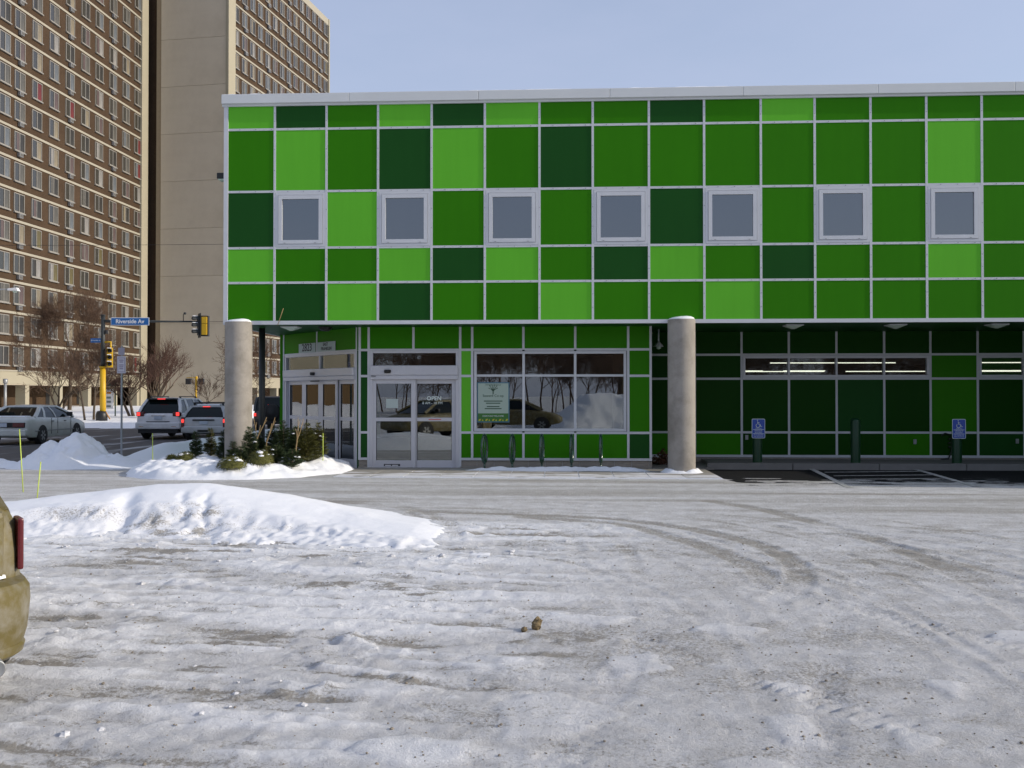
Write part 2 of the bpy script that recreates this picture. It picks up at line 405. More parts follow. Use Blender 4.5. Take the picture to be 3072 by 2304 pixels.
M['win_frame'] = mat('win_frame', (0.25, 0.24, 0.215), 0.5, var=0.05)
M['grit'] = mat('grit', (0.26, 0.23, 0.185), 0.9, spec=0.1, var=0.3, vscale=9)
M['clod'] = mat('clod', (0.20, 0.155, 0.09), 0.9, spec=0.1, var=0.35, vscale=25, bump=0.6, bscale=60)
M['chunk_snow'] = mat('chunk_snow', (0.60, 0.605, 0.62), 0.8, spec=0.1, var=0.12, vscale=8)
M['tube_light'] = mat('tube_light', (0.9, 0.9, 0.85), 0.5, emit=(1.0, 0.96, 0.82), es=1.5)
M['lens'] = mat('lens', (0.55, 0.66, 0.56), 0.3, spec=0.5)
M['paper'] = mat('paper', (0.42, 0.49, 0.47), 0.8)
M['poster_bg'] = mat('poster_bg', (0.36, 0.45, 0.38), 0.5)
M['poster_green'] = mat('poster_green', (0.035, 0.15, 0.02), 0.5)
M['poster_edge'] = mat('poster_edge', (0.06, 0.16, 0.22), 0.5)
M['poster_ink'] = mat('poster_ink', (0.02, 0.07, 0.03), 0.5)
M['poster_yel'] = mat('poster_yel', (0.45, 0.42, 0.03), 0.5)
M['letter'] = mat('letter', (0.62, 0.70, 0.66), 0.5)
M['red_print'] = mat('red_print', (0.55, 0.08, 0.08), 0.5)
M['ink'] = mat('ink', (0.02, 0.02, 0.025), 0.6)

def brick_mat():
    m = bpy.data.materials.new('brick'); m.use_nodes = True; nt = m.node_tree; N = nt.nodes; L = nt.links; b = N['Principled BSDF']
    b.inputs['Roughness'].default_value = 0.9; b.inputs['Specular IOR Level'].default_value = 0.1
    t = N.new('ShaderNodeTexCoord'); mpn = N.new('ShaderNodeMapping'); mpn.inputs['Rotation'].default_value = (math.pi / 2, 0, 0)
    L.new(t.outputs['Object'], mpn.inputs['Vector'])
    br = N.new('ShaderNodeTexBrick'); br.inputs['Color1'].default_value = (0.068, 0.043, 0.0255, 1); br.inputs['Color2'].default_value = (0.054, 0.035, 0.0215, 1); br.inputs['Mortar'].default_value = (0.095, 0.072, 0.055, 1)
    br.inputs['Scale'].default_value = 4.0; br.inputs['Mortar Size'].default_value = 0.012
    L.new(mpn.outputs['Vector'], br.inputs['Vector'])
    n = N.new('ShaderNodeTexNoise'); n.inputs['Scale'].default_value = 0.5; n.inputs['Detail'].default_value = 6; L.new(t.outputs['Object'], n.inputs['Vector'])
    mr = N.new('ShaderNodeMapRange'); mr.inputs['From Min'].default_value = 0.3; mr.inputs['From Max'].default_value = 0.7; mr.inputs['To Min'].default_value = 0.85; mr.inputs['To Max'].default_value = 1.15
    L.new(n.outputs['Fac'], mr.inputs['Value'])
    sc = N.new('ShaderNodeVectorMath'); sc.operation = 'SCALE'; L.new(br.outputs['Color'], sc.inputs[0]); L.new(mr.outputs['Result'], sc.inputs['Scale'])
    L.new(sc.outputs['Vector'], b.inputs['Base Color'])
    return m
M['brick'] = brick_mat()

def road_mat():
    m = bpy.data.materials.new('road'); m.use_nodes = True; nt = m.node_tree; N = nt.nodes; L = nt.links; b = N['Principled BSDF']
    b.inputs['Roughness'].default_value = 0.7; b.inputs['Specular IOR Level'].default_value = 0.3
    t = N.new('ShaderNodeTexCoord'); mpn = N.new('ShaderNodeMapping'); mpn.inputs['Scale'].default_value = (1.0, 0.10, 1.0); mpn.inputs['Rotation'].default_value = (0, 0, -YAW)
    L.new(t.outputs['Object'], mpn.inputs['Vector'])
    n = N.new('ShaderNodeTexNoise'); n.inputs['Scale'].default_value = 0.9; n.inputs['Detail'].default_value = 7; n.inputs['Roughness'].default_value = 0.62; L.new(mpn.outputs['Vector'], n.inputs['Vector'])
    mr = N.new('ShaderNodeMapRange'); mr.interpolation_type = 'SMOOTHSTEP'; mr.inputs['From Min'].default_value = 0.53; mr.inputs['From Max'].default_value = 0.66; mr.inputs['To Max'].default_value = 0.9
    L.new(n.outputs['Fac'], mr.inputs['Value'])
    n2 = N.new('ShaderNodeTexNoise'); n2.inputs['Scale'].default_value = 1.3; n2.inputs['Detail'].default_value = 6; L.new(t.outputs['Object'], n2.inputs['Vector'])
    c0 = N.new('ShaderNodeMix'); c0.data_type = 'RGBA'; c0.inputs['A'].default_value = (0.055, 0.052, 0.050, 1); c0.inputs['B'].default_value = (0.10, 0.095, 0.09, 1); L.new(n2.outputs['Fac'], c0.inputs['Factor'])
    c1 = N.new('ShaderNodeMix'); c1.data_type = 'RGBA'; c1.inputs['B'].default_value = (0.52, 0.52, 0.53, 1); L.new(c0.outputs['Result'], c1.inputs['A']); L.new(mr.outputs['Result'], c1.inputs['Factor'])
    L.new(c1.outputs['Result'], b.inputs['Base Color'])
    return m
M['road'] = road_mat()

# ------------------------------------------------------------------ the green building
YF, YB, YR = 22.12, 23.20, 25.35
OFF = {1: .037, 2: .013, 3: -.021, 4: -.016, 5: -.025, 6: -.010, 7: -.032, 8: .004, 9: .011, 10: .044, 11: .008, 12: .009, 13: .001, 14: -.022}
def cx(c): return -7.70 if c == 0 else (c - 1) * 1.22 - 6.621 + OFF.get(c, 0)
ZR = [8.36, 7.816, 6.388, 5.097, 4.301, 3.400]
GRID = ['LDMLDLMMDMLMMMMMM', 'MLMDLMDMMMMMMLMMM', 'DWLWMWMWDWMWMWMMM', 'LMMLDLMDLMDMMLMMM', 'MDLDMMLMMLMMMMMMM']
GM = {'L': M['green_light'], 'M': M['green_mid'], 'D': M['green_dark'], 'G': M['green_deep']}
LB = {'L': 'light green panel', 'M': 'mid green panel', 'D': 'dark green panel'}

bld = thing('green_building', 'two storey shop building clad in a checkerboard of light, mid and dark green panels', 'building', (0, 22.12, 0))
def bput(name, me, loc, rot=None, parent=None):
    """place a part given in world coordinates under the building"""
    p = parent or bld
    o = put(name, me, p, (loc[0], loc[1] - 22.12, loc[2]) if p is bld else loc, rot)
    return o
def bbuild(mb, name, mats, parent=None, sharp=None):
    o = mb.build(name, mats, parent or bld, sharp=sharp)
    if (parent or bld) is bld: o.location = (0, -22.12, 0)
    return o
def panel(x0, x1, z0, z1, y, kind, depth=0.14):
    o = bput('panel', boxmesh('panel', x1 - x0, depth, z1 - z0, GM[kind]), (x0, y + 0.002 * rnd.random(), z0))
    return o
MP = 0.010   # how far mullions stand proud of the panels
def mull(x0, x1, z0, z1, y, name='mullion', m='trim', proud=MP):
    return bput(name, boxmesh(name, x1 - x0, 0.05 + proud, z1 - z0, M[m]), (x0, y - proud, z0))

def upper_window(x0, x1, z0, z1, y):
    """square punched window: outer frame, sash, dark pane"""
    w, h = x1 - x0, z1 - z0
    b = MB()
    def ring(a, t, y0, y1):   # inset a, thickness t
        b.box(a, w - a, y0, y1, h - a - t, h - a); b.box(a, w - a, y0, y1, a, a + t)
        b.box(a, a + t, y0, y1, a + t, h - a - t); b.box(w - a - t, w - a, y0, y1, a + t, h - a - t)
    ring(0.0, 0.055, -0.012, 0.12); ring(0.062, 0.085, -0.022, 0.09)
    b.box(0.055, w - 0.055, 0.03, 0.10, 0.055, 0.062); b.box(0.055, w - 0.055, 0.03, 0.10, h - 0.062, h - 0.055)
    b.box(0.055, 0.062, 0.03, 0.10, 0.062, h - 0.062); b.box(w - 0.062, w - 0.055, 0.03, 0.10, 0.062, h - 0.062)
    b.box(0.19, 0.23, -0.026, -0.022, 0.075, 0.084, 1); b.box(w - 0.25, w - 0.21, -0.026, -0.022, 0.075, 0.084, 1)
    win = bput('window', b.mesh('window', [M['trim'], M['screw']]), (x0, y, z0))
    g = MB().box(0.147, w - 0.147, 0.018, 0.05, 0.147, h - 0.147)
    put('pane', g.mesh('pane', M['glass_up']), win)
    return win

NC = 16
for r in range(5):
    for c in range(NC):
        k = GRID[r][c]; x0, x1 = cx(c), cx(c + 1)
        if k == 'W': upper_window(x0 + 0.028, x1 - 0.028, ZR[r + 1] + 0.028, ZR[r] - 0.028, YF + 0.0)
        else: panel(x0, x1, ZR[r + 1], ZR[r], YF, k)
XE = cx(NC)
for c in range(1, NC + 1): mull(cx(c) - 0.026, cx(c) + 0.026, ZR[5] + 0.03, ZR[0], YF)
for r in range(1, 5):
    for c in range(NC):
        mull(cx(c) + 0.026, cx(c + 1) - 0.026, ZR[r] - 0.026, ZR[r] + 0.026, YF, 'rail', proud=MP - 0.003)
# little fixing screws on the mullions
s_b = MB()
for c in range(1, NC + 1):
    for r in range(5):
        for f in (0.33, 0.67): s_b.box(cx(c) - 0.007, cx(c) + 0.007, YF - MP - 0.004, YF - MP, ZR[r] + f * (ZR[r + 1] - ZR[r]), ZR[r] + f * (ZR[r + 1] - ZR[r]) + 0.014)
for r in range(1, 5):
    for c in range(NC):
        for f in (0.25, 0.55, 0.85): s_b.box(cx(c) + f * 1.22 - 0.007, cx(c) + f * 1.22 + 0.007, YF - MP - 0.003, YF - MP + 0.003, ZR[r] - 0.007, ZR[r] + 0.007)
tag(bbuild(s_b, 'screws', M['screw']), kind='stuff')
mull(-7.765, -7.665, 3.43, ZR[0], YF, 'corner_post', proud=0.022)
mull(-7.765, XE, 3.345, 3.430, YF, 'bottom_rail', proud=0.03)
# sill drip and roof edge flashing
fb = MB(); seg = 2.95
x = -7.80
while x < XE:
    fb.bbox(x, min(x + seg - 0.004, XE), YF - 0.10, YF + 0.3, 8.395, 8.610, 0.012); x += seg
fb.box(-7.80, XE, YF - 0.045, YF + 0.02, 8.345, 8.395)
bbuild(fb, 'fascia', M['fascia'])
# snow lying along the roof edge
nx = 240; xs = np.linspace(-7.80, XE, nx); ys = np.linspace(YF - 0.085, YF + 1.2, 10)
X, Y = np.meshgrid(xs, ys); t = np.clip((Y - YF + 0.085) / 0.22, 0, 1)
amt = 0.05 * sst(-0.45, 0.1, fbm(X * 0.35, Y * 0 + 3.3, 5, 3)) + 0.012
Z = 8.609 + amt * np.sqrt(t) * (1 + 0.25 * fbm(X * 3, Y * 3, 9, 3))
Z[0] = 8.60
o = put('roof_snow', grid_mesh('roof_snow', X, Y - 22.12, Z, M['cap_snow']), bld); tag(o, 'thin snow lying along the roof edge')
# shell behind the cladding
sh = MB(); sh.box(-7.76, 34, YF + 0.3, 54, 8.30, 8.60)                                   # roof slab
bbuild(sh, 'roof', M['fascia'])
bbuild(MB().box(-7.755, 34, YF + 0.145, 54, 3.352, 3.42), 'soffit', M['green_dark'])
bbuild(MB().box(-7.75, -7.60, YF + 0.145, 54, 3.42, 8.30), 'side_wall', M['green_mid'])
bbuild(MB().box(XE, 34, YF, YF + 0.14, 3.352, 8.36), 'plain_wall', M['green_mid'])
bbuild(MB().box(-7.765, -7.70, YF + 0.146, 54, 3.345, 3.42), 'side_rail', M['trim'])
bbuild(MB().box(33.9, 34, YF + 0.14, 54, 0, 8.30).box(-7.6, 33.9, 53.9, 54, 0, 8.30), 'back_wall', M['green_mid'])

# ---- ground floor: entry wall, angled entrance wall, recessed wall
def lower(o_loc, rz, cells, y0=0.0):
    pass
EX = [-4.87, -4.625, -3.552, -2.437, -2.151, -0.938, 0.284, 1.525, 2.076]
ER = [3.352, 2.810, 2.190, 0.850, 0.225]
def epanel(x0, x1, z0, z1, k): panel(x0, x1, z0, z1, YB, k, 0.12)
EK = {0: 'MDDD', 3: 'MLLM', 7: 'MMMD'}
for i, ks in EK.items():
    for j, k in enumerate(ks): epanel(EX[i], EX[i + 1], ER[j + 1], ER[j], k)
for i in (1, 2, 4, 5, 6): epanel(EX[i], EX[i + 1], ER[1], ER[0], 'M')
for i in (4, 5, 6): epanel(EX[i], EX[i + 1], ER[4], ER[3], 'M')
ew = 0.028
for x in (EX[0] + ew, EX[1], EX[3], EX[4], EX[7], EX[8] - ew): mull(x - ew, x + ew, 0.195 if x not in (EX[1], EX[3]) else 0.0, 3.352, YB)
for x in (EX[2], EX[5], EX[6]): mull(x - ew, x + ew, ER[1], 3.352, YB)
for x in (EX[5], EX[6]): mull(x - ew, x + ew, 0.195, ER[3], YB)
for a, b_ in ((0, 1), (3, 4), (7, 8)):
    for j in (1, 2, 3): mull(EX[a] + ew, EX[b_] - ew, ER[j] - ew, ER[j] + ew, YB, 'rail', proud=MP - 0.003)
mull(EX[1] + ew, EX[3] - ew, ER[1] - ew, ER[1] + ew, YB, 'rail', proud=MP - 0.003)
for a, b_ in ((4, 5), (5, 6), (6, 7)):
    mull(EX[a] + ew, EX[b_] - ew, ER[1] - ew, ER[1] + ew, YB, 'rail', proud=MP - 0.003)
    mull(EX[a] + ew, EX[b_] - ew, ER[3] - ew, ER[3] + ew, YB, 'rail', proud=MP - 0.003)
mull(EX[0], EX[1] - ew, 0.195, 0.225 + ew, YB, 'bottom_rail', proud=MP + 0.004)
mull(EX[3] + ew, EX[8], 0.195, 0.225 + ew, YB, 'bottom_rail', proud=MP + 0.004)
bbuild(MB().box(2.00, 2.072, YB + 0.13, YR, 0.0, 0.195), 'return_plinth', M['block'])
bbuild(MB().box(2.00, 2.072, YB + 0.13, YR, 0.195, 3.352), 'return_wall', M['green_mid'])
# block plinth: each block a piece, joints recessed
def plinth(x0, x1, y, z0, z1, w=0.405):
    bbuild(MB().box(x0, x1, y + 0.030, y + 0.14, z0, z1), 'mortar_bed', M['mortar'])
    x = x0
    while x < x1 - 0.02:
        e = min(x + w - 0.014, x1)
        if e - x > 0.05: bput('block', boxmesh('block', e - x, 0.1, (z1 - z0) - 0.062, M['block'], 0.006), (x, y + 0.018 + 0.004 * rnd.random(), z0 + 0.055))
        x += w
    bbuild(MB().box(x0, x1, y - 0.01, y + 0.02, z0, z0 + 0.045), 'base_course', M['block'])
plinth(EX[3], 2.078, YB, 0.0, 0.195)
plinth(EX[0], EX[1] - 0.03, YB, 0.0, 0.195)

def sliding_door(root_loc, rz, W, glazing, leaves, zt, header, sensor, name_lab):
    """storefront door set: local x along the wall, -y outwards"""
    b = MB()
    b.bbox(0, 0.075, -0.02, 0.12, 0, 2.80, 0.006).bbox(W - 0.075, W, -0.02, 0.12, 0, 2.80, 0.006).bbox(0.075, W - 0.075, -0.02, 0.12, 2.735, 2.80, 0.006)
    for x in glazing[1:-1]: b.bbox(x - 0.03, x + 0.03, -0.015, 0.1, header[1], 2.735, 0.006)
    d = bput('sliding_door', b.mesh('sliding_door', M['alu']), root_loc, (0, 0, rz))
    tag(d, name_lab)
    hb = MB(); z0, z1 = header
    hb.bbox(0.02, W - 0.02, -0.09, 0.10, z0 + 0.10, z1, 0.02).bbox(0.02, W - 0.02, -0.075, 0.10, z0, z0 + 0.096, 0.012)
    put('header_box', hb.mesh('header_box', M['alu']), d)
    sn = MB().lathe([(0.0, -0.05), (0.075, -0.045), (0.085, 0), (0.075, 0.03), (0, 0.03)], 14, 'z', (sensor, -0.095, (z0 + z1) / 2 + 0.03)).box(sensor - 0.05, sensor + 0.05, -0.13, -0.09, (z0 + z1) / 2, (z0 + z1) / 2 + 0.06)
    put('sensor', sn.mesh('sensor', M['black']), d)
    for a, c in zip(glazing[:-1], glazing[1:]):
        put('transom_pane', MB().box(a + 0.03, c - 0.03, 0.03, 0.045, z1, 2.735).mesh('transom_pane', M['glass']), d)
    for (a, c, ya, gl) in leaves:
        lb = MB(); t0, t1 = gl
        lb.bbox(a, t0, ya, ya + 0.045, 0.02, zt, 0.005).bbox(t1, c, ya, ya + 0.045, 0.02, zt, 0.005)
        lb.bbox(t0, t1, ya, ya + 0.045, zt - 0.10, zt, 0.005).bbox(t0, t1, ya, ya + 0.045, 0.02, 0.185, 0.005).bbox(t0, t1, ya - 0.004, ya + 0.045, 1.115, 1.20, 0.005)
        lb.box(t0, t0 + 0.008, ya + 0.002, ya + 0.03, 0.185, zt - 0.10, 1).box(t1 - 0.008, t1, ya + 0.002, ya + 0.03, 0.185, zt - 0.10, 1)
        put('door_leaf', lb.mesh('door_leaf', [M['alu'], M['gasket']]), d)
        put('pane', MB().box(t0, t1, ya + 0.018, ya + 0.028, 1.20, zt - 0.10).box(t0, t1, ya + 0.018, ya + 0.028, 0.185, 1.115).mesh('pane', M['glass']), d)
    put('threshold', MB().box(0.075, W - 0.075, -0.05, 0.12, 0.0, 0.02).mesh('threshold', M['alu']), d)
    return d
# front door
dx = -4.597
front_door = sliding_door((dx, YB, 0.0), 0, 2.132, (0.075, 2.057), [(0.07, 1.10, 0.0, (0.155, 0.99)), (1.10, 2.06, 0.055, (1.125, 1.955))], 2.11, (2.11, 2.44), 0.44, 'aluminium sliding door facing the parking lot')
text('open_lettering', 'OPEN', 0.135, M['letter'], front_door, (1.53, 0.068, 1.655), (math.pi / 2, 0, 0), 0.001, bold=0.003)
text('hours_lettering', '8 AM - 10 PM', 0.085, M['letter'], front_door, (1.49, 0.068, 1.545), (math.pi / 2, 0, 0), 0.001)
put('warning_label', MB().box(1.40, 1.70, 0.048, 0.0505, 1.148, 1.168).mesh('warning_label', M['red_print']), front_door)
pb = MB().box(0.34, 0.73, -0.005, 0.0, 0.05, 0.10)
for k in range(2): pb.box(0.37 + k * 0.17, 0.51 + k * 0.17, -0.008, -0.005, 0.06, 0.078, 1)
put('kick_label', pb.mesh('kick_label', [M['ink'], M['white']]), front_door)
put('maker_badge', MB().box(0.05, 0.16, -0.095, -0.09, 2.17, 2.195).mesh('maker_badge', M['screw']), front_door)
# angled corner entrance
AU = (0.677, -0.735); AL = 3.807; ARZ = math.atan2(AU[1], AU[0])
def aloc(u, out=0.0, z=0.0): return (-7.45 + AU[0] * u - 0.735 * out, 26.0 + AU[1] * u - 0.677 * out, z)
corner_door = sliding_door(aloc(0.02), ARZ, 3.68, (0.075, 1.90, 3.605), [(0.08, 0.95, 0.06, (0.16, 0.88)), (0.95, 1.88, 0.0, (1.17, 1.82)), (1.88, 2.76, 0.0, (2.06, 2.68)), (2.76, 3.60, 0.06, (2.84, 3.52))], 2.11, (2.11, 2.40), 1.72, 'four leaf aluminium sliding door in the angled corner wall')
for o in corner_door.children:
    if o.name.startswith('sensor'): pass
put('motion_sensor', MB().bbox(1.62, 2.06, -0.12, -0.09, 2.075, 2.105, 0.01).mesh('motion_sensor', M['black']), corner_door)
def apart(name, u0, u1, z0, z1, m, depth=0.1, out=0.0): return bput(name, boxmesh(name, u1 - u0, depth, z1 - z0, m), aloc(u0, out, z0), (0, 0, ARZ))
apart('panel', -0.02, 1.77, 2.81, 3.352, M['green_mid']); apart('panel', 1.77, AL - 0.02, 2.81, 3.352, M['green_mid'])
apart('mullion', 1.742, 1.798, 2.835, 3.352, M['trim'], 0.06, MP); apart('mullion', -0.075, -0.02, 0, 3.352, M['trim'], 0.06, MP + 0.01)
apart('mullion', 3.70, 3.75, 0, 3.352, M['trim'], 0.06, MP); apart('panel', 3.75, 3.80, 0, 2.80, M['green_dark'], 0.06)
apart('rail', -0.02, 3.70, 2.80, 2.835, M['trim'], 0.06, MP)
# address boards resting on the header of the angled entrance
def board(u0, u1, lab):
    b = bput('address_board', boxmesh('address_board', u1 - u0, 0.006, 0.235, M['paper']), aloc(u0, MP + 0.012, 2.836), (0, 0, ARZ)); tag(b, lab); return b
ab1 = board(0.83, 1.725, 'white board with the house number'); ab2 = board(1.83, 2.74, 'white board with the street name')
text('number_lettering', '2823', 0.27, M['ink'], ab1, (0.45, -0.003, 0.12), (math.pi / 2, 0, 0), 0.001, bold=0.004)
text('street_lettering', 'EAST', 0.115, M['ink'], ab2, (0.42, -0.003, 0.172), (math.pi / 2, 0, 0), 0.001, bold=0.002)
text('street_lettering', 'FRANKLIN', 0.115, M['ink'], ab2, (0.46, -0.003, 0.062), (math.pi / 2, 0, 0), 0.001, bold=0.002)
bbuild(MB().box(-7.60, -7.48, 26.06, 54, 0, 3.352), 'side_wall', M['green_mid'])

# shop window of the entry wall
wx0, wx1, wz0, wz1 = -2.107, 1.482, 0.885, 2.775
b = MB()
b.bbox(wx0, wx1, YB - 0.02, YB + 0.10, wz1 - 0.062, wz1, 0.006).bbox(wx0, wx1, YB - 0.02, YB + 0.10, wz0, wz0 + 0.062, 0.006)
b.bbox(wx0, wx0 + 0.062, YB - 0.02, YB + 0.10, wz0 + 0.062, wz1 - 0.062, 0.006).bbox(wx1 - 0.062, wx1, YB - 0.02, YB + 0.10, wz0 + 0.062, wz1 - 0.062, 0.006)
for x in (-0.933, 0.282): b.bbox(x - 0.03, x + 0.03, YB - 0.018, YB + 0.09, wz0 + 0.062, wz1 - 0.062, 0.005)
for x0, x1 in ((wx0 + 0.062, -0.963), (-0.903, 0.252), (0.312, wx1 - 0.062)): b.bbox(x0, x1, YB - 0.014, YB + 0.09, 2.172, 2.225, 0.005)
b.box(wx0 - 0.018, wx1 + 0.016, YB + 0.03, YB + 0.1, wz1, ER[1] - ew, 1).box(wx0 - 0.018, wx1 + 0.016, YB + 0.03, YB + 0.1, ER[3] + ew, wz0, 1)
b.box(wx0 - 0.018, wx0, YB + 0.03, YB + 0.1, wz0, wz1, 1).box(wx1, wx1 + 0.016, YB + 0.03, YB + 0.1, wz0, wz1, 1)
shopwin = bbuild(b, 'shop_window', [M['trim'], M['gasket']])
for x0, x1 in ((wx0 + 0.062, -0.963), (-0.903, 0.252), (0.312, wx1 - 0.062)):
    for z0, z1 in ((wz0 + 0.062, 2.172), (2.225, wz1 - 0.062)):
        bbuild(MB().box(x0, x1, YB + 0.03, YB + 0.045, z0, z1), 'pane', M['glass'], shopwin)

# recessed wall under the overhang
RX = [2.078, 3.362, 4.545, 5.735, 6.928, 8.116, 9.264, 10.43, 11.567, 12.73, 13.9, 15.07, 16.25]
RZ = [3.352, 2.769, 2.156, 0.790, 0.190]
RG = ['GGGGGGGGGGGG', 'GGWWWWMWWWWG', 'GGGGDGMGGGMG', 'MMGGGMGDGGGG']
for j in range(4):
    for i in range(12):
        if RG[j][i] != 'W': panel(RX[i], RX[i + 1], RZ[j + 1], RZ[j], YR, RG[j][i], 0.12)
for i in range(1, 12):
    x = RX[i]
    if RG[1][i] == 'W' and RG[1][i - 1] == 'W':
        mull(x - ew, x + ew, RZ[1] - ew, 3.352, YR); mull(x - ew, x + ew, 0.16, RZ[2] + ew, YR)
    else: mull(x - ew, x + ew, 0.16, 3.352, YR)
for j in (1, 2, 3):
    for i in range(12): mull(RX[i] + ew, RX[i + 1] - ew, RZ[j] - ew, RZ[j] + ew, YR, 'rail', proud=MP - 0.003)
mull(RX[0], RX[12], 0.155, 0.19 + ew, YR, 'bottom_rail', proud=MP + 0.004)
plinth(RX[0], RX[12], YR, 0.0, 0.155)
bbuild(MB().box(RX[12], 34, YR, YR + 0.12, 0, 3.352), 'plain_wall', M['green_mid'])
def clerestory(i0, i1):
    x0, x1, z0, z1 = RX[i0] + ew, RX[i1] - ew, RZ[2] + ew, RZ[1] - ew
    b = MB(); t = 0.065
    b.bbox(x0, x1, YR - 0.03, YR + 0.1, z1 - t, z1, 0.006).bbox(x0, x1, YR - 0.03, YR + 0.1, z0, z0 + t, 0.006)
    b.bbox(x0, x0 + t, YR - 0.03, YR + 0.1, z0 + t, z1 - t, 0.006).bbox(x1 - t, x1, YR - 0.03, YR + 0.1, z0 + t, z1 - t, 0.006)
    for i in range(i0 + 1, i1): b.bbox(RX[i] - 0.025, RX[i] + 0.025, YR - 0.02, YR + 0.1, z0 + t, z1 - t, 0.005)
    w = bbuild(b, 'clerestory_window', M['alu'])
    for i in range(i0, i1): bbuild(MB().box(max(RX[i] + 0.025, x0 + t), min(RX[i + 1] - 0.025, x1 - t), YR + 0.03, YR + 0.04, z0 + t, z1 - t), 'pane', M['glass_clear'], w)
clerestory(2, 6); clerestory(7, 11)
for x, z in ((4.63, 0.60), (8.83, 0.50), (11.35, 0.52)):
    bput('outlet', boxmesh('outlet', 0.075, 0.03, 0.12, M['galv'], 0.006), (x, YR - 0.03, z))
# rooms behind the glass
bbuild(MB().box(-7.47, 33.9, 39.9, 40.0, 0, 3.35).box(2.0, 2.09, YR + 0.12, 40, 0, 3.35).box(-7.47, 33.9, 26.2, 40, -0.01, 0.02), 'inner_wall', M['interior'])
for y, z, segs in ((33.6, 3.05, ((3.0, 7.3), (7.6, 9.4), (9.6, 12.4), (13.4, 19))), (35.6, 2.88, ((5.2, 9.6), (11.5, 16))), (37.5, 2.62, ((3, 7.6), (8.4, 12.6), (12.9, 20))), (38.9, 2.68, ((2.6, 5.6), (6.4, 8), (12.2, 15.5)))):
    b = MB()
    for x0, x1 in segs: b.box(x0 + 2.2, x1 + 2.2, y, y + 0.05, z, z + 0.03)
    tl = b.build('tube_light', M['tube_light']); tag(tl, {33.6: 'nearest row of lit fluorescent tubes behind the clerestory windows', 35.6: 'second row of lit fluorescent tubes seen through the clerestory', 37.5: 'low third row of lit fluorescent tubes deep in the shop', 38.9: 'farthest row of lit fluorescent tubes at the back of the shop'}[y], 'ceiling light', 'shop ceiling lights')

# round concrete columns (part of the building)
def column(x, y, z1, lab):
    b = MB(); r = 0.305
    b.lathe([(r, -0.03), (r, z1 - 0.012), (r - 0.012, z1), (0, z1)], 48, 'z', (x, y, 0))
    for z in (1.25, 2.48): b.lathe([(r - 0.0, z - 0.004), (r + 0.0025, z), (r - 0.0, z + 0.004)], 48, 'z', (x, y, 0))
    o = bbuild(b, 'column', M['concrete'], sharp=R(40)); tag(o, lab)
    cap = MB(); cap.lathe([(r * 0.96, z1 - 0.004), (r * 0.90, z1 + 0.028), (r * 0.7, z1 + 0.055), (r * 0.4, z1 + 0.072), (0.0, z1 + 0.078)], 32, 'z', (0, 0, 0))
    cap.v = [(p[0] + x, p[1] + y, p[2] + 0.012 * math.sin(p[0] * 9 + p[1] * 5)) for p in cap.v]
    c = put('snow_cap', cap.mesh('snow_cap', M['cap_snow']), o)
column(2.635, YF - 0.03, 3.42, 'round concrete column between the shop window and the parking bays')
column(-7.40, YF - 0.03, 3.40, 'round concrete column at the street corner')
# dark steel post and lamps under the soffit
post = MB().tube([(-7.28, 23.45, -0.02), (-7.28, 23.45, 3.352)], 0.075, 16); bbuild(post, 'steel_post', M['pole_dark'])
def soffit_lamp(x, lab, name='soffit_lamp', dark=False):
    t = thing(name, lab, 'lamp', (x, 22.92, 3.352), 0, 'lamps under the overhang')
    b = MB().bbox(-0.20, 0.20, -0.20, 0.20, -0.025, 0.0, 0.006); b.build('housing', M['trim' if not dark else 'black'], t)
    l = MB(); s0, s1 = 0.185, 0.03
    v = [(-s0, -s0, -0.025), (s0, -s0, -0.025), (s0, s0, -0.025), (-s0, s0, -0.025), (-s1, -s1, -0.095), (s1, -s1, -0.095), (s1, s1, -0.095), (-s1, s1, -0.095)]
    l.add(v, [(0, 1, 5, 4), (1, 2, 6, 5), (2, 3, 7, 6), (3, 0, 4, 7), (7, 6, 5, 4)]); l.build('lens', M['lens'], t)
soffit_lamp(-6.42, 'square prismatic lamp under the soffit over the angled corner entrance')
soffit_lamp(5.29, 'square prismatic lamp under the overhang nearest the concrete column')
soffit_lamp(7.60, 'square prismatic lamp under the overhang, middle of the three over the parking bays')
soffit_lamp(9.86, 'square prismatic lamp under the overhang at the right edge of the photo')
t = thing('dome_camera', 'black round camera dome under the soffit beside the prismatic lamp', 'camera', (-5.62, 23.0, 3.352))
MB().lathe([(0.17, 0.0), (0.17, -0.03), (0, -0.03)], 20).build('base', M['black'], t); MB().lathe([(0.15, -0.03), (0.13, -0.07), (0.08, -0.10), (0, -0.11)], 20).build('dome', M['black'], t)
t = thing('pendant_lamp', 'small white pendant lamp hanging on a pipe beside the concrete column', 'lamp', (2.33, 24.2, 3.352))
MB().tube([(0, 0, 0), (0, 0, -0.33)], 0.022, 10).build('pipe', M['trim'], t)
MB().lathe([(0.03, -0.30), (0.05, -0.34), (0.115, -0.41), (0.12, -0.43), (0.10, -0.43), (0, -0.36)], 20).build('lamp_shade', M['trim'], t)
MB().lathe([(0.06, -0.425), (0.058, -0.47), (0.03, -0.49), (0, -0.495)], 14).build('bulb', M['lens'], t)
t = thing('wall_lamp', 'dark shoebox lamp fixed to the street side wall of the green building', 'lamp', (-7.76, 22.6, 6.72))
MB().bbox(-0.30, 0.0, -0.14, 0.14, 0.06, 0.20, 0.015).build('housing', M['black'], t); MB().box(-0.27, -0.03, -0.12, 0.12, 0.035, 0.06).build('lens', M['lens'], t)
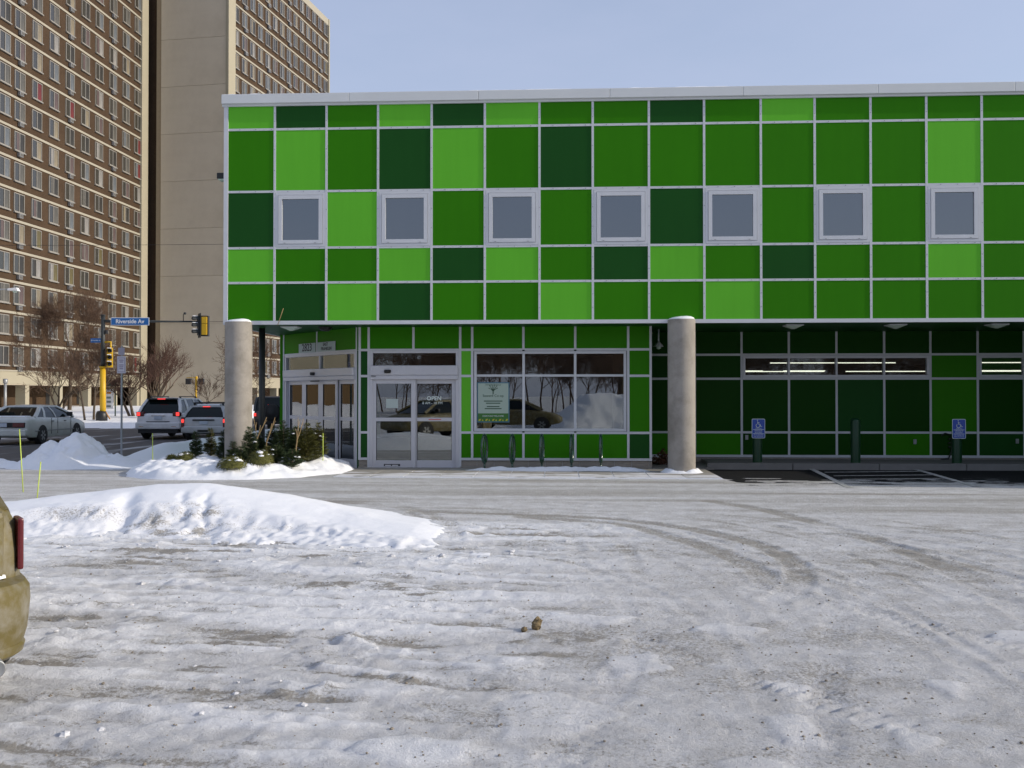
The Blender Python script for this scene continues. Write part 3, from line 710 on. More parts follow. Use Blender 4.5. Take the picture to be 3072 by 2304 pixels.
t = thing('roof_pole', 'thin bare rod leaning up in front of the dark green bottom panel', 'rod', (-6.45, 22.05, 3.35)); MB().tube([(-0.04, 0, -0.03), (0.10, -0.02, 0.36)], 0.007, 6).build('rod', M['stick'], t)

# poster and notice hung behind the glass
po = thing('poster', 'green and white shop poster with a tree emblem behind the entry window', 'poster', (-1.655, YB + 0.020, 1.565))
MB().box(-0.385, 0.385, 0, 0.006, -0.475, 0.475).build('edge', M['poster_edge'], po); MB().box(-0.36, 0.36, -0.003, 0.0, -0.26, 0.45).build('sheet', M['poster_bg'], po); MB().box(-0.36, 0.36, -0.003, 0.0, -0.45, -0.26).build('green_band', M['poster_green'], po)
tb = MB(); tb.tube([(0, -0.005, 0.20), (0.0, -0.005, 0.30)], 0.012, 6)
for a, l in ((-1.1, .10), (-0.65, .12), (-0.2, .11), (0.25, .11), (0.7, .12), (1.1, .10)): tb.tube([(0, -0.005, 0.265), (math.sin(a) * l * .55, -0.005, 0.285 + math.cos(a) * l * .5), (math.sin(a) * l, -0.005, 0.285 + math.cos(a) * l)], 0.006, 5); tb.lathe([(0, -.014), (.012, 0), (0, .014)], 6, 'z', (math.sin(a) * l * 1.12, -0.006, 0.285 + math.cos(a) * l * 1.12))
tb.build('tree_emblem', M['poster_ink'], po)
text('lettering', 'A Fresh Choice at', 0.05, M['poster_ink'], po, (0, -0.006, 0.415), (math.pi / 2, 0, 0), 0.001)
text('lettering', 'Seward Co-op', 0.085, M['poster_ink'], po, (0, -0.006, 0.155), (math.pi / 2, 0, 0), 0.001)
lb = MB()
for z, w in ((0.03, .22), (-0.02, .17), (-0.10, .15), (-0.15, .20)): lb.box(-w, w, -0.005, -0.003, z - 0.011, z + 0.011)
lb.build('print_lines', M['poster_ink'], po)
text('lettering', 'EVERYONE WELCOME', 0.05, M['letter'], po, (0, -0.006, -0.325), (math.pi / 2, 0, 0), 0.001)
yb = MB()
for k in range(9): x = -0.32 + k * 0.08; yb.add([(x - .03, -0.005, -0.44), (x + .01, -0.005, -0.44), (x + .04 - .05 * (k % 2), -0.005, -0.39), (x - .01, -0.005, -0.395)], [(0, 1, 2, 3)])
yb.build('leaf_border', M['poster_yel'], po)
nt_ = MB().box(0, 0.285, 0, 0.004, 0, 0.215).build('paper_notice', M['paper']); nt_.location = (-4.205, YB + 0.012, 1.43); tag(nt_, 'blank white paper notice taped inside the front sliding door', 'notice')

# ------------------------------------------------------------------ ground, snow and road
MB().box(-1500, 1500, -1500, 1500, -0.30, -0.06).build('ground', M['snow'])['kind'] = 'structure'
rd = MB()
def spoly(pts, z): rd.add([street(a, d, z) for a, d in pts], [tuple(range(len(pts)))])
spoly([(-90, 23.9), (-9.9, 23.9), (-9.9, 53.5), (-90, 53.5)], -0.03)
spoly([(-20.6, 53.5), (-9.4, 53.5), (-9.4, 160), (-20.6, 160)], -0.03)
rd.build('road', M['road'])['kind'] = 'structure'

TR1 = catmull([(-2.2, 14.6), (-0.6, 14.2), (0.73, 13.76), (1.68, 12.72), (2.19, 11.68), (2.37, 10.6), (2.28, 9.64), (2.04, 8.84), (1.75, 8.33)])
TR2 = catmull([(-0.6, 14.0), (0.65, 13.3), (1.31, 12.08), (1.73, 10.87), (1.91, 9.75), (1.9, 9.1)])
TR3 = catmull([(2.4, 16.2), (2.97, 15.11), (3.52, 13.04), (3.77, 11.47), (3.82, 9.98), (3.75, 8.82), (3.6, 7.3)])
TR4 = catmull([(1.6, 14.7), (2.53, 14.22), (4.12, 13.3), (5.9, 12.6), (9.0, 12.0)])
TR5 = [(-9, 10.35), (-3.9, 9.98), (-1.0, 10.3)]
FAINT = [catmull([(2.9 + 0.75 * k, 13.2 - 0.2 * k), (4.0 + 0.75 * k, 11.4 - 0.35 * k), (4.4 + 0.8 * k, 9.4 - 0.5 * k), (4.3 + 0.8 * k, 7.2 - 0.6 * k)]) for k in range(6)]
TREAD = [((2.7, 3.8), (0.4, 7.2)), ((0.9, 3.8), (2.2, 8.0)), ((4.3, 5.2), (1.6, 9.2)), ((-0.2, 3.9), (0.7, 7.5)), ((4.6, 7.0), (2.6, 9.6))]

xs = np.arange(-16.0, 16.01, 0.032)
yl = [1.2]
while yl[-1] < 23.6: yl.append(yl[-1] + 0.018 + 0.0030 * max(0, yl[-1] - 3))
ys = np.array(yl); X, Y = np.meshgrid(xs, ys)
Lf = sst(1.2, -1.9, X - 0.10 * (Y - 6) + 0.5 * fbm(X * .5, Y * .5, 2, 3)) * sst(15.0, 12.0, Y)
yw = Y + 0.13 * X + 0.22 * fbm(X * 0.35, Y * 0.4, 1, 3)
ridge = fbm(X * 0.48 + 3, yw * 3.6, 11, 5, 0.55)
ridge2 = fbm(X * 1.3 + 9, yw * 8.5, 15, 4, 0.6)
lump = fbm(X * 3.4, Y * 5.0, 21, 5, 0.6)
crumb = fbm(X * 6.5, Y * 6.5, 31, 3, 0.6)
crumb2 = fbm(X * 13, Y * 13, 37, 3, 0.7)
patch = sst(-0.05, 0.25, fbm(X * 0.8, Y * 0.8, 23, 3))
h = (0.005 + 0.036 * Lf) * ridge + (0.003 + 0.020 * Lf) * ridge2 + 0.030 * Lf * fbm(X * 0.25, yw * 1.3, 19, 2)
h = h + (0.005 + 0.075 * Lf * patch) * np.maximum(lump - 0.08, 0) ** 1.1 + (0.004 + 0.009 * Lf) * crumb + 0.004 * Lf * crumb2
def poly(pts, e=0.018):
    d = np.full(X.shape, 1e9)
    for (ax, ay), (bx_, by) in zip(pts, pts[1:] + pts[:1]):
        vx, vy = bx_ - ax, by - ay; l = math.hypot(vx, vy); d = np.minimum(d, (-(X - ax) * vy + (Y - ay) * vx) / l)
    return sst(-e, e, d + 0.035 * crumb + 0.02 * lump)
plate = np.zeros_like(X)
for (px_, py_, rx, ry, an, k, sd_) in ((-0.05, 5.35, .36, .45, .2, 5, 1), (.45, 6.35, .30, .28, 1.0, 4, 2), (1.18, 5.15, .17, .32, .9, 4, 3), (1.75, 5.05, .17, .34, .1, 3, 4), (1.35, 5.85, .13, .26, .4, 3, 5), (2.65, 4.95, .22, .28, .5, 4, 6), (2.25, 5.95, .12, .30, .3, 3, 7), (0.85, 4.55, .22, .25, 0.2, 5, 8), (-0.75, 4.75, .34, .22, .6, 5, 9), (-1.1, 5.7, .4, .2, .2, 4, 10), (.2, 7.6, .45, .2, .5, 4, 11), (3.3, 7.2, .3, .25, .7, 4, 12), (-0.5, 6.35, .38, .16, .1, 4, 13), (1.2, 7.3, .3, .2, .3, 4, 14)):
    r_ = random.Random(sd_); pts = []
    for i in range(k):
        a_ = an + 2 * math.pi * i / k + r_.uniform(-.25, .25); q_ = r_.uniform(0.8, 1.15); pts.append((px_ + rx * q_ * math.cos(a_), py_ + ry * q_ * math.sin(a_)))
    plate = np.maximum(plate, poly(pts))
h = h + 0.013 * plate + crumb2 * 0.0085 * (1 - 0.8 * plate)
rough_lane = sst(12.5, 15.5, Y)
h = h * (1 - 0.6 * rough_lane) + rough_lane * 0.010 * fbm(X * 0.22, Y * 3.2 + 0.2 * fbm(X * .3, Y * .3, 3, 2), 51, 4)
trk = np.zeros_like(X); deep = np.zeros_like(X)
ARCS = []
for k in range(26):
    r_ = random.Random(300 + k); o_ = r_.uniform(-3.4, 4.2); s_y = r_.uniform(-3.5, 1.8); b_ = r_.uniform(0.7, 1.35)
    ARCS.append((catmull([(-2.5 * b_ + o_, 14.4 + s_y), (0.2 + o_, 13.9 + s_y), (1.5 * b_ + o_, 12.6 + s_y), (2.2 * b_ + o_, 10.6 + s_y), (2.3 * b_ + o_, 8.2 + s_y)], 6), r_.uniform(0.04, 0.10), r_.uniform(0.25, 0.6)))
for pts, w, a in [(TR1, 0.13, 0.95), (TR2, 0.13, 0.8), (TR3, 0.14, 0.75), (TR4, 0.06, 0.5), (TR5, 0.14, 0.4)] + ARCS:
    d = segdist(X, Y, pts); trk = np.maximum(trk, a * sst(w * 1.5, w * 0.6, d + 0.25 * w * crumb) * (sst(-0.75, -0.1, fbm(X * 0.7, Y * 0.7, 61, 3)) if a > 0.7 else sst(-0.35, 0.25, fbm(X * 0.8, Y * 0.8, 61, 3))) * sst(8.4, 10.4, Y))
    h = h - a * 0.007 * sst(w * 1.2, w * 0.85, d) + a * 0.006 * np.exp(-((d - w * 1.35) / 0.05) ** 2)
for pts in FAINT:
    d = segdist(X, Y, pts); h = h + 0.010 * np.exp(-(d / 0.05) ** 2) - 0.006 * np.exp(-((d - 0.12) / 0.06) ** 2)
for (ax, ay), (bx, by) in TREAD:
    vx, vy = bx - ax, by - ay; l = math.hypot(vx, vy); vx, vy = vx / l, vy / l
    s_ = (X - ax) * vx + (Y - ay) * vy; o_ = (X - ax) * vy - (Y - ay) * vx
    m_ = sst(0.12, 0.10, np.abs(o_)) * sst(0, 0.3, s_) * sst(l, l - 0.3, s_) * sst(-0.3, -0.05, fbm(X * 1.3, Y * 1.3, 71, 2))
    h = h - m_ * (0.006 + 0.009 * np.sin(2 * math.pi * (s_ + 0.35 * np.abs(o_)) / 0.10))
# wear masks
grit = 0.30 + 0.40 * fbm(X * 0.6, Y * 1.3, 81, 5, 0.62) + 0.34 * fbm(X * 3.2, Y * 6, 85, 4, 0.65) + 0.10 * crumb2
grit = grit * (1 - 0.75 * plate)
gl = 0.75 * sst(-0.02, -0.5, ridge) + 0.75 * sst(-0.08, -0.5, ridge2) + 0.10
grit = grit * (1 - Lf) + Lf * gl * (0.40 + 1.5 * fbm(X * 1.8, Y * 5.0, 91, 4, 0.6))
lane = 0.42 + 0.55 * fbm(X * 0.16, Y * 2.4, 95, 5, 0.6)
grit = grit * (1 - rough_lane) + lane * rough_lane + 0.58 * trk
clean = np.clip(0.85 * Lf * sst(-0.05, 0.30, ridge + 0.6 * ridge2 + 0.5 * np.maximum(lump, 0)) + 0.35 * plate + 0.12 + 0.18 * Lf, 0, 1) * (1 - 0.75 * rough_lane)
asp = sst(19.0, 20.9, Y + 1.3 * fbm(X * 0.55, Y * 6.0, 101, 5, 0.68) + 0.45 * fbm(X * 0.25, Y * .3, 103, 2)) * sst(3.15, 3.5, X + 0.09 * (Y - 21))
asp = asp * 1.25 * (1 - 0.85 * sst(0.12, 0.34, fbm(X * 0.7, Y * 6.5, 107, 4, 0.6)) * sst(22.3, 20.2, Y))
grit = np.maximum(grit, 1.1 * sst(1.1, 0.2, ((X + 4.35) / 0.95) ** 2 + ((Y - 10.75 + 0.07 * (X + 4.35)) / 0.13) ** 2) * (0.9 + 0.8 * ridge2))
grit = np.maximum(grit, 0.95 * sst(1.2, 0.3, ((X + 1.9) / 1.0) ** 2 + ((Y - 8.8) / 0.35) ** 2) * (0.5 + crumb))
grit = np.maximum(grit, 0.9 * sst(1.2, 0.3, ((X + 0.1) / 0.5) ** 2 + ((Y - 7.05) / 0.22) ** 2) * (0.6 + crumb))
h = h * (1 - 0.92 * np.clip(asp, 0, 1)) - 0.008 * np.clip(asp, 0, 1)
pad = sst(20.3, 20.8, Y) * sst(-4.9, -4.5, X) * sst(3.5, 3.2, X)
h = h * (1 - pad) - 0.012 * pad
h = np.maximum(h, -0.045)
keep = (np.abs(X + 0.05 * Y) < 0.60 * Y + 2.6) & ~((Y > 23.25) & (X > -4.8))
lot = put('parking_lot', grid_mesh('parking_lot', X, Y, h, M['lot'], (grit, asp, clean), keep)); lot['kind'] = 'structure'

# concrete apron in front of the shop window, slab by slab, snow packed in the joints
side = MB().box(-4.86, 3.30, 20.62, 23.19, -0.06, 0.008).build('sidewalk', M['cap_snow']); side['kind'] = 'structure'
def slab_mat():
    m = mat('slab_snow', (0.33, 0.315, 0.285), 0.9, spec=0.2)
    nt = m.node_tree; N = nt.nodes; L = nt.links; b = N['Principled BSDF']
    g = N.new('ShaderNodeNewGeometry'); mpn = N.new('ShaderNodeMapping'); mpn.inputs['Scale'].default_value = (0.55, 1.8, 1); L.new(g.outputs['Position'], mpn.inputs['Vector'])
    n = N.new('ShaderNodeTexNoise'); n.inputs['Scale'].default_value = 1.6; n.inputs['Detail'].default_value = 9; n.inputs['Roughness'].default_value = 0.68; L.new(mpn.outputs['Vector'], n.inputs['Vector'])
    sx = N.new('ShaderNodeSeparateXYZ'); L.new(g.outputs['Position'], sx.inputs['Vector'])
    mr0 = N.new('ShaderNodeMapRange'); mr0.inputs['From Min'].default_value = 23.2; mr0.inputs['From Max'].default_value = 20.6; mr0.inputs['To Min'].default_value = -0.14; mr0.inputs['To Max'].default_value = 0.14; L.new(sx.outputs['Y'], mr0.inputs['Value'])
    ad = N.new('ShaderNodeMath'); L.new(n.outputs['Fac'], ad.inputs[0]); L.new(mr0.outputs['Result'], ad.inputs[1])
    mr = N.new('ShaderNodeMapRange'); mr.interpolation_type = 'SMOOTHSTEP'; mr.inputs['From Min'].default_value = 0.50; mr.inputs['From Max'].default_value = 0.62; L.new(ad.outputs['Value'], mr.inputs['Value'])
    mm = N.new('ShaderNodeMix'); mm.data_type = 'RGBA'; mm.inputs['A'].default_value = (0.30, 0.285, 0.25, 1); mm.inputs['B'].default_value = (0.66, 0.66, 0.67, 1); L.new(mr.outputs['Result'], mm.inputs['Factor']); L.new(mm.outputs['Result'], b.inputs['Base Color'])
    return m
M['slab_snow'] = slab_mat()
for i in range(11):
    for j, (y0, y1) in enumerate(((20.64, 21.90), (21.92, 23.18))):
        x0 = -4.84 + i * 0.74
        put('slab', boxmesh('slab', 0.722, y1 - y0, 0.045, M['slab_snow'], 0.004), side, (x0, y0, -0.026 + 0.003 * rnd.random()))
# raised walk and kerb under the overhang
walk = MB().box(3.52, 34, 23.62, YR + 0.02, -0.06, 0.115).build('raised_walk', M['slab']); walk['kind'] = 'structure'
x = 3.40
while x < 18:
    put('kerb', boxmesh('kerb', 1.985, 0.15, 0.19, M['curb'], 0.012), walk, (x, 23.45, -0.06)); x += 2.0
put('walk_end', MB().box(3.30, 3.40, 23.2, YR, -0.06, 0.02).mesh('walk_end', M['slab']), walk)
MB().box(2.08, 3.52, 23.19, YR, -0.06, 0.03).build('walk', M['slab'])['kind'] = 'structure'
# painted bay lines
def line(name, a, b_, w, lab):
    (x0, y0), (x1, y1) = a, b_; vx, vy = x1 - x0, y1 - y0; l = math.hypot(vx, vy); px, py = -vy / l * w / 2, vx / l * w / 2
    n = 24; v = []; f = []
    for i in range(n + 1):
        t = i / n; k = 1 + 0.10 * math.sin(i * 2.7)
        v += [(x0 + vx * t + px * k, y0 + vy * t + py * k, 0.0), (x0 + vx * t - px * k, y0 + vy * t - py * k, 0.0), (x0 + vx * t - px * k, y0 + vy * t - py * k, 0.007), (x0 + vx * t + px * k, y0 + vy * t + py * k, 0.007)]
    for i in range(n): a_ = i * 4; f += [(a_ + 3, a_ + 2, a_ + 6, a_ + 7), (a_, a_ + 3, a_ + 7, a_ + 4), (a_ + 1, a_ + 5, a_ + 6, a_ + 2)]
    o = MB().add(v, f).build(name, M['paint_line']); o['kind'] = 'structure'; return o
line('bay_line', (5.82, 23.42), (5.33, 18.6), 0.12, ''); line('bay_line', (8.22, 23.42), (7.80, 19.0), 0.12, ''); line('bay_line', (10.7, 23.42), (10.3, 20.2), 0.12, '')
for k, (yy, e) in enumerate(((22.7, 0.0), (21.7, 0.05), (20.8, 0.1))): line('hatch_line', (5.86 - 0.06 * k, yy - 0.25), (8.10 - 0.05 * k, yy + 0.15), 0.045, '')

def field(name, xr, yr, step, fn, m, mode='world'):
    xs = np.arange(xr[0], xr[1] + step, step); ys = np.arange(yr[0], yr[1] + step, step); X, Y = np.meshgrid(xs, ys)
    if mode == 'street':
        c, s = math.cos(YAW), math.sin(YAW); WX, WY = X * c - Y * s, X * s + Y * c
    else: WX, WY = X, Y
    Z, g, a, cl = fn(X, Y)
    keep = Z > -0.02
    return put(name, grid_mesh(name, WX, WY, np.maximum(Z, -0.07), m, (g, a, cl), keep))

# the long wind-shaped drift on the left
CR = np.array([(-13, .26), (-9, .26), (-7.6, .31), (-6.9, .40), (-6.2, .48), (-5.7, .53), (-5.0, .54), (-4.4, .47), (-3.9, .41), (-3.0, .25), (-2.3, .17), (-1.85, .13), (-1.55, .06), (-1.3, -.1)])
def drift_fn(X, Y):
    H = np.interp(X, CR[:, 0], CR[:, 1]); yc = 13.3 + 0.25 * np.sin(X * 0.9) - 0.9 * sst(-3.5, -1.2, X)
    dep = 2.05 - 0.75 * sst(-4.0, -1.3, X)
    u = (Y - yc); f = np.where(u < 0, np.clip(1 + u / dep, -0.4, 1), np.clip(1 - u / 2.1, -0.4, 1))
    prof = np.where(f > 0, f * f * (3 - 2 * f) * 0.55 + 0.45 * np.sqrt(np.maximum(f, 0)), f)
    front = sst(0.0, -0.4, u) * sst(-dep, -dep * 0.6, u)
    Z = H * prof + 0.02 * fbm(X * 0.8, Y * 0.8, 5, 3)
    for gx, gw, ga in ((-5.72, .13, .085), (-4.92, .06, .03), (-4.60, .05, .04)): Z = Z - ga * np.exp(-((X - gx + 0.30 * (Y - 12.5) + 0.10 * fbm(X * 2, Y * 2.5, 33, 3)) / gw) ** 2) * sst(-0.25, -0.7, u) * sst(-dep, -dep * 0.7, u)
    brk = np.exp(-((u + 0.95 + 0.12 * fbm(X * 1.2, Y * 0, 35, 3)) / 0.16) ** 2) * sst(-8.2, -6.6, X) * sst(-2.9, -3.8, X)
    Z = Z + 0.035 * brk - 0.05 * sst(-0.95, -1.25, u + 0.12 * fbm(X * 1.2, Y * 0, 35, 3)) * sst(-8.2, -6.6, X) * sst(-2.4, -3.8, X)
    erode = np.exp(-((X + 4.85) / 0.75) ** 2 - ((Y - 12.15) / 0.55) ** 2)
    Z = Z - 0.07 * erode * (0.6 + 0.8 * fbm(X * 5, Y * 7, 8, 3))
    rub = sst(-0.75, -1.25, u / (dep / 2.05)) * sst(-2.5, -1.9, u)
    rid = 1 - np.abs(fbm(X * 3.0, Y * 3.6, 12, 4, .6)) * 2
    Z = Z + rub * (0.055 * np.maximum(rid - 0.45, 0) + 0.03 * fbm(X * 8, Y * 8, 14, 3, .6)) + 0.006 * fbm(X * 7, Y * 7, 18, 3)
    Z = Z - 0.05
    shelf = 0.05 * np.exp(-((Y - 12.6) / 0.12) ** 2) * sst(-7.4, -6.4, X) * sst(-5.4, -6.0, X)
    Z = Z + shelf * 0.6
    g = 1.0 * erode * (0.55 + 0.9 * fbm(X * 4, Y * 9, 15, 3)) + 0.5 * np.exp(-((X + 6.3) / 0.7) ** 2 - ((Y - 12.35) / 0.16) ** 2) + 0.35 * np.exp(-((X + 3.5) / 0.5) ** 2 - ((Y - 12.1) / 0.12) ** 2)
    return Z, g, 0 * X, np.clip(1.0 - 0.25 * rub, 0, 1)
o = field('snow_drift', (-12, -0.8), (10.3, 16.2), 0.035, drift_fn, M['snow'])
tag(o, 'long smooth white snow drift with a dirty eroded face on the parking lot', 'snow drift')

def pile_fn(X, Y):
    def bump(x, y, sx, sy, h_): return h_ * np.exp(-(((X - x) / sx) ** 2 + ((Y - y) / sy) ** 2) ** 0.9)
    Z = np.maximum.reduce([bump(-10.72, 24.3, .70, .9, .86), bump(-11.35, 24.2, .60, .8, .66), bump(-9.9, 24.1, 1.0, .8, .36), bump(-12.5, 23.9, .8, .5, .26)])
    Z = Z + sst(0.12, 0.4, Z) * (0.14 * fbm(X * 2.6, Y * 2.6, 3, 4, .6) + 0.07 * fbm(X * 7.5, Y * 7.5, 6, 3)) - 0.07
    return Z, 0.25 * sst(-11.6, -12.6, X) * (1 + fbm(X * 4, Y * 4, 5, 2)), 0 * X, 0 * X + 0.95
o = field('snow_pile', (-13.6, -8.4), (22.4, 26.2), 0.04, pile_fn, M['snow'], 'street')
tag(o, 'lumpy plowed snow pile at the street corner beside the pale sedan', 'snow pile')

def bed_fn(X, Y):
    e = ((X + 7.4) / 2.55) ** 2 + ((Y - 22.25) / np.where(Y < 22.25, 2.55, 3.0)) ** 2
    e = e + 0.22 * fbm(X * 0.7, Y * 0.7, 4, 3)
    Z = 0.24 * sst(1.08, 0.35, e) + 0.11 * sst(1.05, 0.8, e)
    Z = Z + sst(0.05, 0.2, Z) * (0.10 * fbm(X * 1.7, Y * 1.7, 7, 5, .6) + 0.06 * np.maximum(fbm(X * 4.5, Y * 4.5, 9, 4, .6), -0.1))
    Z = Z + 0.10 * np.exp(-((X + 5.45) / .40) ** 2 - ((Y - 21.9) / .4) ** 2) - 0.06
    wall = (X + 7.45) * 0.735 + (Y - 26.0) * 0.677
    Z = np.where(wall > -0.22, Z - 0.6 * sst(-0.22, -0.02, wall), Z)
    return Z, 0.12 * sst(0.15, 0.0, Z) * (1 + fbm(X * 3, Y * 3, 5, 3)), 0 * X, 0 * X + 1
o = field('snow_bank', (-11, -4.0), (18.8, 26.2), 0.04, bed_fn, M['snow'])
tag(o, 'snow covered planting bed round the corner column', 'snow bank')

def blvd_fn(X, Y):
    Z = 0.10 + 0.30 * np.exp(-((X + 9.75) / 0.50) ** 2) * sst(24.5, 28, Y) + 0.05 * fbm(X * 0.7, Y * 0.4, 3, 4) + 0.02 * fbm(X * 4, Y * 3, 6, 3)
    Z = Z * sst(-10.75, -10.15, X + 0.12 * fbm(X * 0, Y * 1.3, 8, 3)) * sst(23.4, 25.2, Y) - 0.03
    return Z, 0 * X, 0 * X, 0 * X + 0.95
field('boulevard', (-11.0, -5.4), (23.2, 75), 0.09, blvd_fn, M['snow'], 'street')['kind'] = 'structure'
def far_fn(X, Y):
    Z = (0.16 + 0.55 * sst(54, 84, Y) + 0.10 * fbm(X * 0.2, Y * 0.15, 3, 4) + 0.04 * fbm(X, Y, 5, 3)) * sst(53.0, 54.6, Y + 0.5 * fbm(X * .4, Y * 0, 2, 3)) * sst(-20.2, -21.2, X) - 0.03
    return Z, 0.15 * sst(55.5, 53, Y), 0 * X, 0 * X + 0.95
field('far_corner', (-75, -19.5), (52.5, 112), 0.3, far_fn, M['snow'], 'street')['kind'] = 'structure'

def ridge_fn(X, Y):
    Z = 0.085 * np.exp(-((Y - 22.42 - 0.06 * np.sin(X * 3)) / 0.13) ** 2) * sst(-2.4, -1.6, X) * sst(2.05, 1.5, X) * (1 + 0.7 * fbm(X * 3.5, Y * 3, 4, 3)) + 0.05 * np.maximum(fbm(X * 5, Y * 5, 6, 3), 0) * np.exp(-((Y - 22.4) / 0.22) ** 2) * sst(-0.2, 0.6, X) * sst(2.0, 1.5, X)
    return Z - 0.004, 0 * X, 0 * X, 0 * X + 1
o = field('snow_ridge', (-2.6, 2.3), (21.9, 22.95), 0.025, lambda X, Y: (ridge_fn(X, Y)[0] + 0.0, *ridge_fn(X, Y)[1:]), M['snow']); o.location.z = 0.015
tag(o, 'low ridge of shovelled snow along the foot of the bike racks', 'snow ridge')
def collar_fn(X, Y):
    r = np.hypot(X - 2.635, Y - 22.09); a = np.arctan2(Y - 22.09, X - 2.635)
    Z = 0.075 * np.exp(-((r - 0.33) / 0.10) ** 2) * (1 + 0.6 * fbm(a * 2, r * 3, 4, 3)) - 0.006
    return Z, 0 * X, 0 * X, 0 * X + 1
o = field('snow_collar', (2.1, 3.2), (21.5, 22.7), 0.02, collar_fn, M['snow']); o.location.z = 0.015
tag(o, 'ring of snow round the foot of the free standing concrete column', 'snow ring')

# broken lumps of packed snow scattered over the lot (too many to count)
def rock(mb, x, y, z, s, seed, flat=0.6):
    rr = random.Random(seed); n = 7; rings = [(0.0, 1), (0.75, 0.62), (1.0, 0.0), (0.8, -0.4)]
    v = []; f = []; ph = rr.random() * 6
    for k, (rad, hh) in enumerate(rings):
        for i in range(n):
            a = ph + 2 * math.pi * i / n; q = rad * s * (0.75 + 0.5 * rr.random())
            v.append((x + q * math.cos(a), y + q * math.sin(a), z + hh * s * flat * (0.8 + 0.4 * rr.random())))
    for k in range(3):
        for i in range(n): f.append((k * n + i, (k + 1) * n + i, (k + 1) * n + (i + 1) % n, k * n + (i + 1) % n))
    mb.add(v, f, 0, False)
def lot_z(x, y):
    j = int(np.searchsorted(ys_lot, y)); i = int(np.searchsorted(xs_lot, x)); j = min(max(j, 0), h_lot.shape[0] - 1); i = min(max(i, 0), h_lot.shape[1] - 1); return float(h_lot[j, i])
h_lot = h; xs_lot = np.arange(-16.0, 16.01, 0.032); ys_lot = np.array(yl)
cb = MB(); rr = random.Random(3)
for k in range(520):
    x = rr.uniform(-8, 0.2); y = rr.triangular(10.2, 12.2, 11.2) if k % 2 else rr.uniform(4.2, 11)
    if x > -1.2 + 0.1 * (y - 6) and k % 2 == 0: continue
    rock(cb, x, y, lot_z(x, y) - 0.004, rr.choice((0.009, 0.012, 0.017, 0.028)) * rr.uniform(0.7, 1.3), k)
cb.build('snow_lumps', M['chunk_snow'])['kind'] = 'stuff'
gb = MB()
for k in range(1300):
    y = 3.8 + 8 * rr.random() ** 1.5; x = rr.uniform(-0.55, 0.55) * y
    rock(gb, x, y, lot_z(x, y), rr.choice((0.004, 0.005, 0.006, 0.009)) * rr.uniform(0.7, 1.3), 5000 + k, 0.8)
gb.build('grit_crumbs', M['grit'])['kind'] = 'stuff'
cl = thing('dirt_clod', 'brown upright frozen dirt clod standing on the snow near the photo centre', 'clod', (-0.20, 7.28, lot_z(-0.2, 7.28) - 0.01), 0.4)
bm = bmesh.new(); bmesh.ops.create_icosphere(bm, subdivisions=3, radius=1)
for v in bm.verts:
    n_ = vnoise(np.array([v.co.x * 2 + 3]), np.array([v.co.y * 2 + v.co.z * 3.1]), 3)[0]; v.co *= 1 + 0.28 * n_; v.co.x *= 0.036; v.co.y *= 0.032; v.co.z = v.co.z * 0.055 + 0.045; v.co.x += 0.012 * (v.co.z > 0.07)
me = bpy.data.meshes.new('clod'); bm.to_mesh(me); bm.free(); me.materials.append(M['clod']); put('clod', me, cl)
c2 = thing('dirt_clod', 'small brown dirt lump lying left of the upright clod', 'clod', (-0.285, 7.20, lot_z(-0.285, 7.2)), 1.2); o = put('clod', me, c2); o.scale = (0.7, 0.7, 0.35)

# ------------------------------------------------------------------ the apartment tower across the street
def px_of(p):
    d = Vector(p) - Vector((0, 0, CAMZ)); c, s = math.cos(YAW), math.sin(YAW)
    f = Vector((-s * math.cos(PIT), c * math.cos(PIT), math.sin(PIT))); r = Vector((c, s, 0)); u = r.cross(f); k = d.dot(f)
    if k < 1: return (-9999, -9999)
    return (512 + 983.3 * d.dot(r) / k, 384 - 983.3 * d.dot(u) / k)
def in_view(p, m=34):
    x, y = px_of(p); return -m < x < 1024 + m and -m < y < 768 + m
tower = thing('apartment_tower', 'tall brown brick apartment tower with cream floor bands and a blank tan shaft', 'building', street(-36, 107.5, 0))
TL = Vector(tower.location)
def tput(name, me, loc, rz, parent=None):
    return put(name, me, parent or tower, Vector(loc) - TL if parent is None else loc, (0, 0, rz))
FH, Z0 = 2.64, 6.18
NF = 18
class Face:
    """one facade: local u along the wall, outward normal to the viewer's right"""
    def __init__(s, a, b):
        s.a, s.b = Vector(a), Vector(b); d = s.b - s.a; s.L = d.length; s.d = d / s.L; s.n = Vector((s.d.y, -s.d.x, 0)); s.rz = math.atan2(s.d.y, s.d.x)
    def at(s, u, out=0.0, z=0.0): p = s.a + s.d * u + s.n * out; return Vector((p.x, p.y, z))
A = Face(street(-42.75, 82.1), street(-40.8, 107.5)); B = Face(street(-31.35, 109.0), street(-25.8, 137.0))
def wall(F, u0, u1, z0, z1, m, name, out=0.0, th=0.4, lab=None):
    """slab along the facade: local x = u, local -y = outward"""
    o = tput(name, boxmesh(name, u1 - u0, th, z1 - z0, m), F.at(u0, out, z0), F.rz); return o
TOPZ = Z0 + FH * NF
M['sash_wall'] = mat('sash_wall', (0.30, 0.245, 0.17), 0.9, spec=0.1, var=0.08)
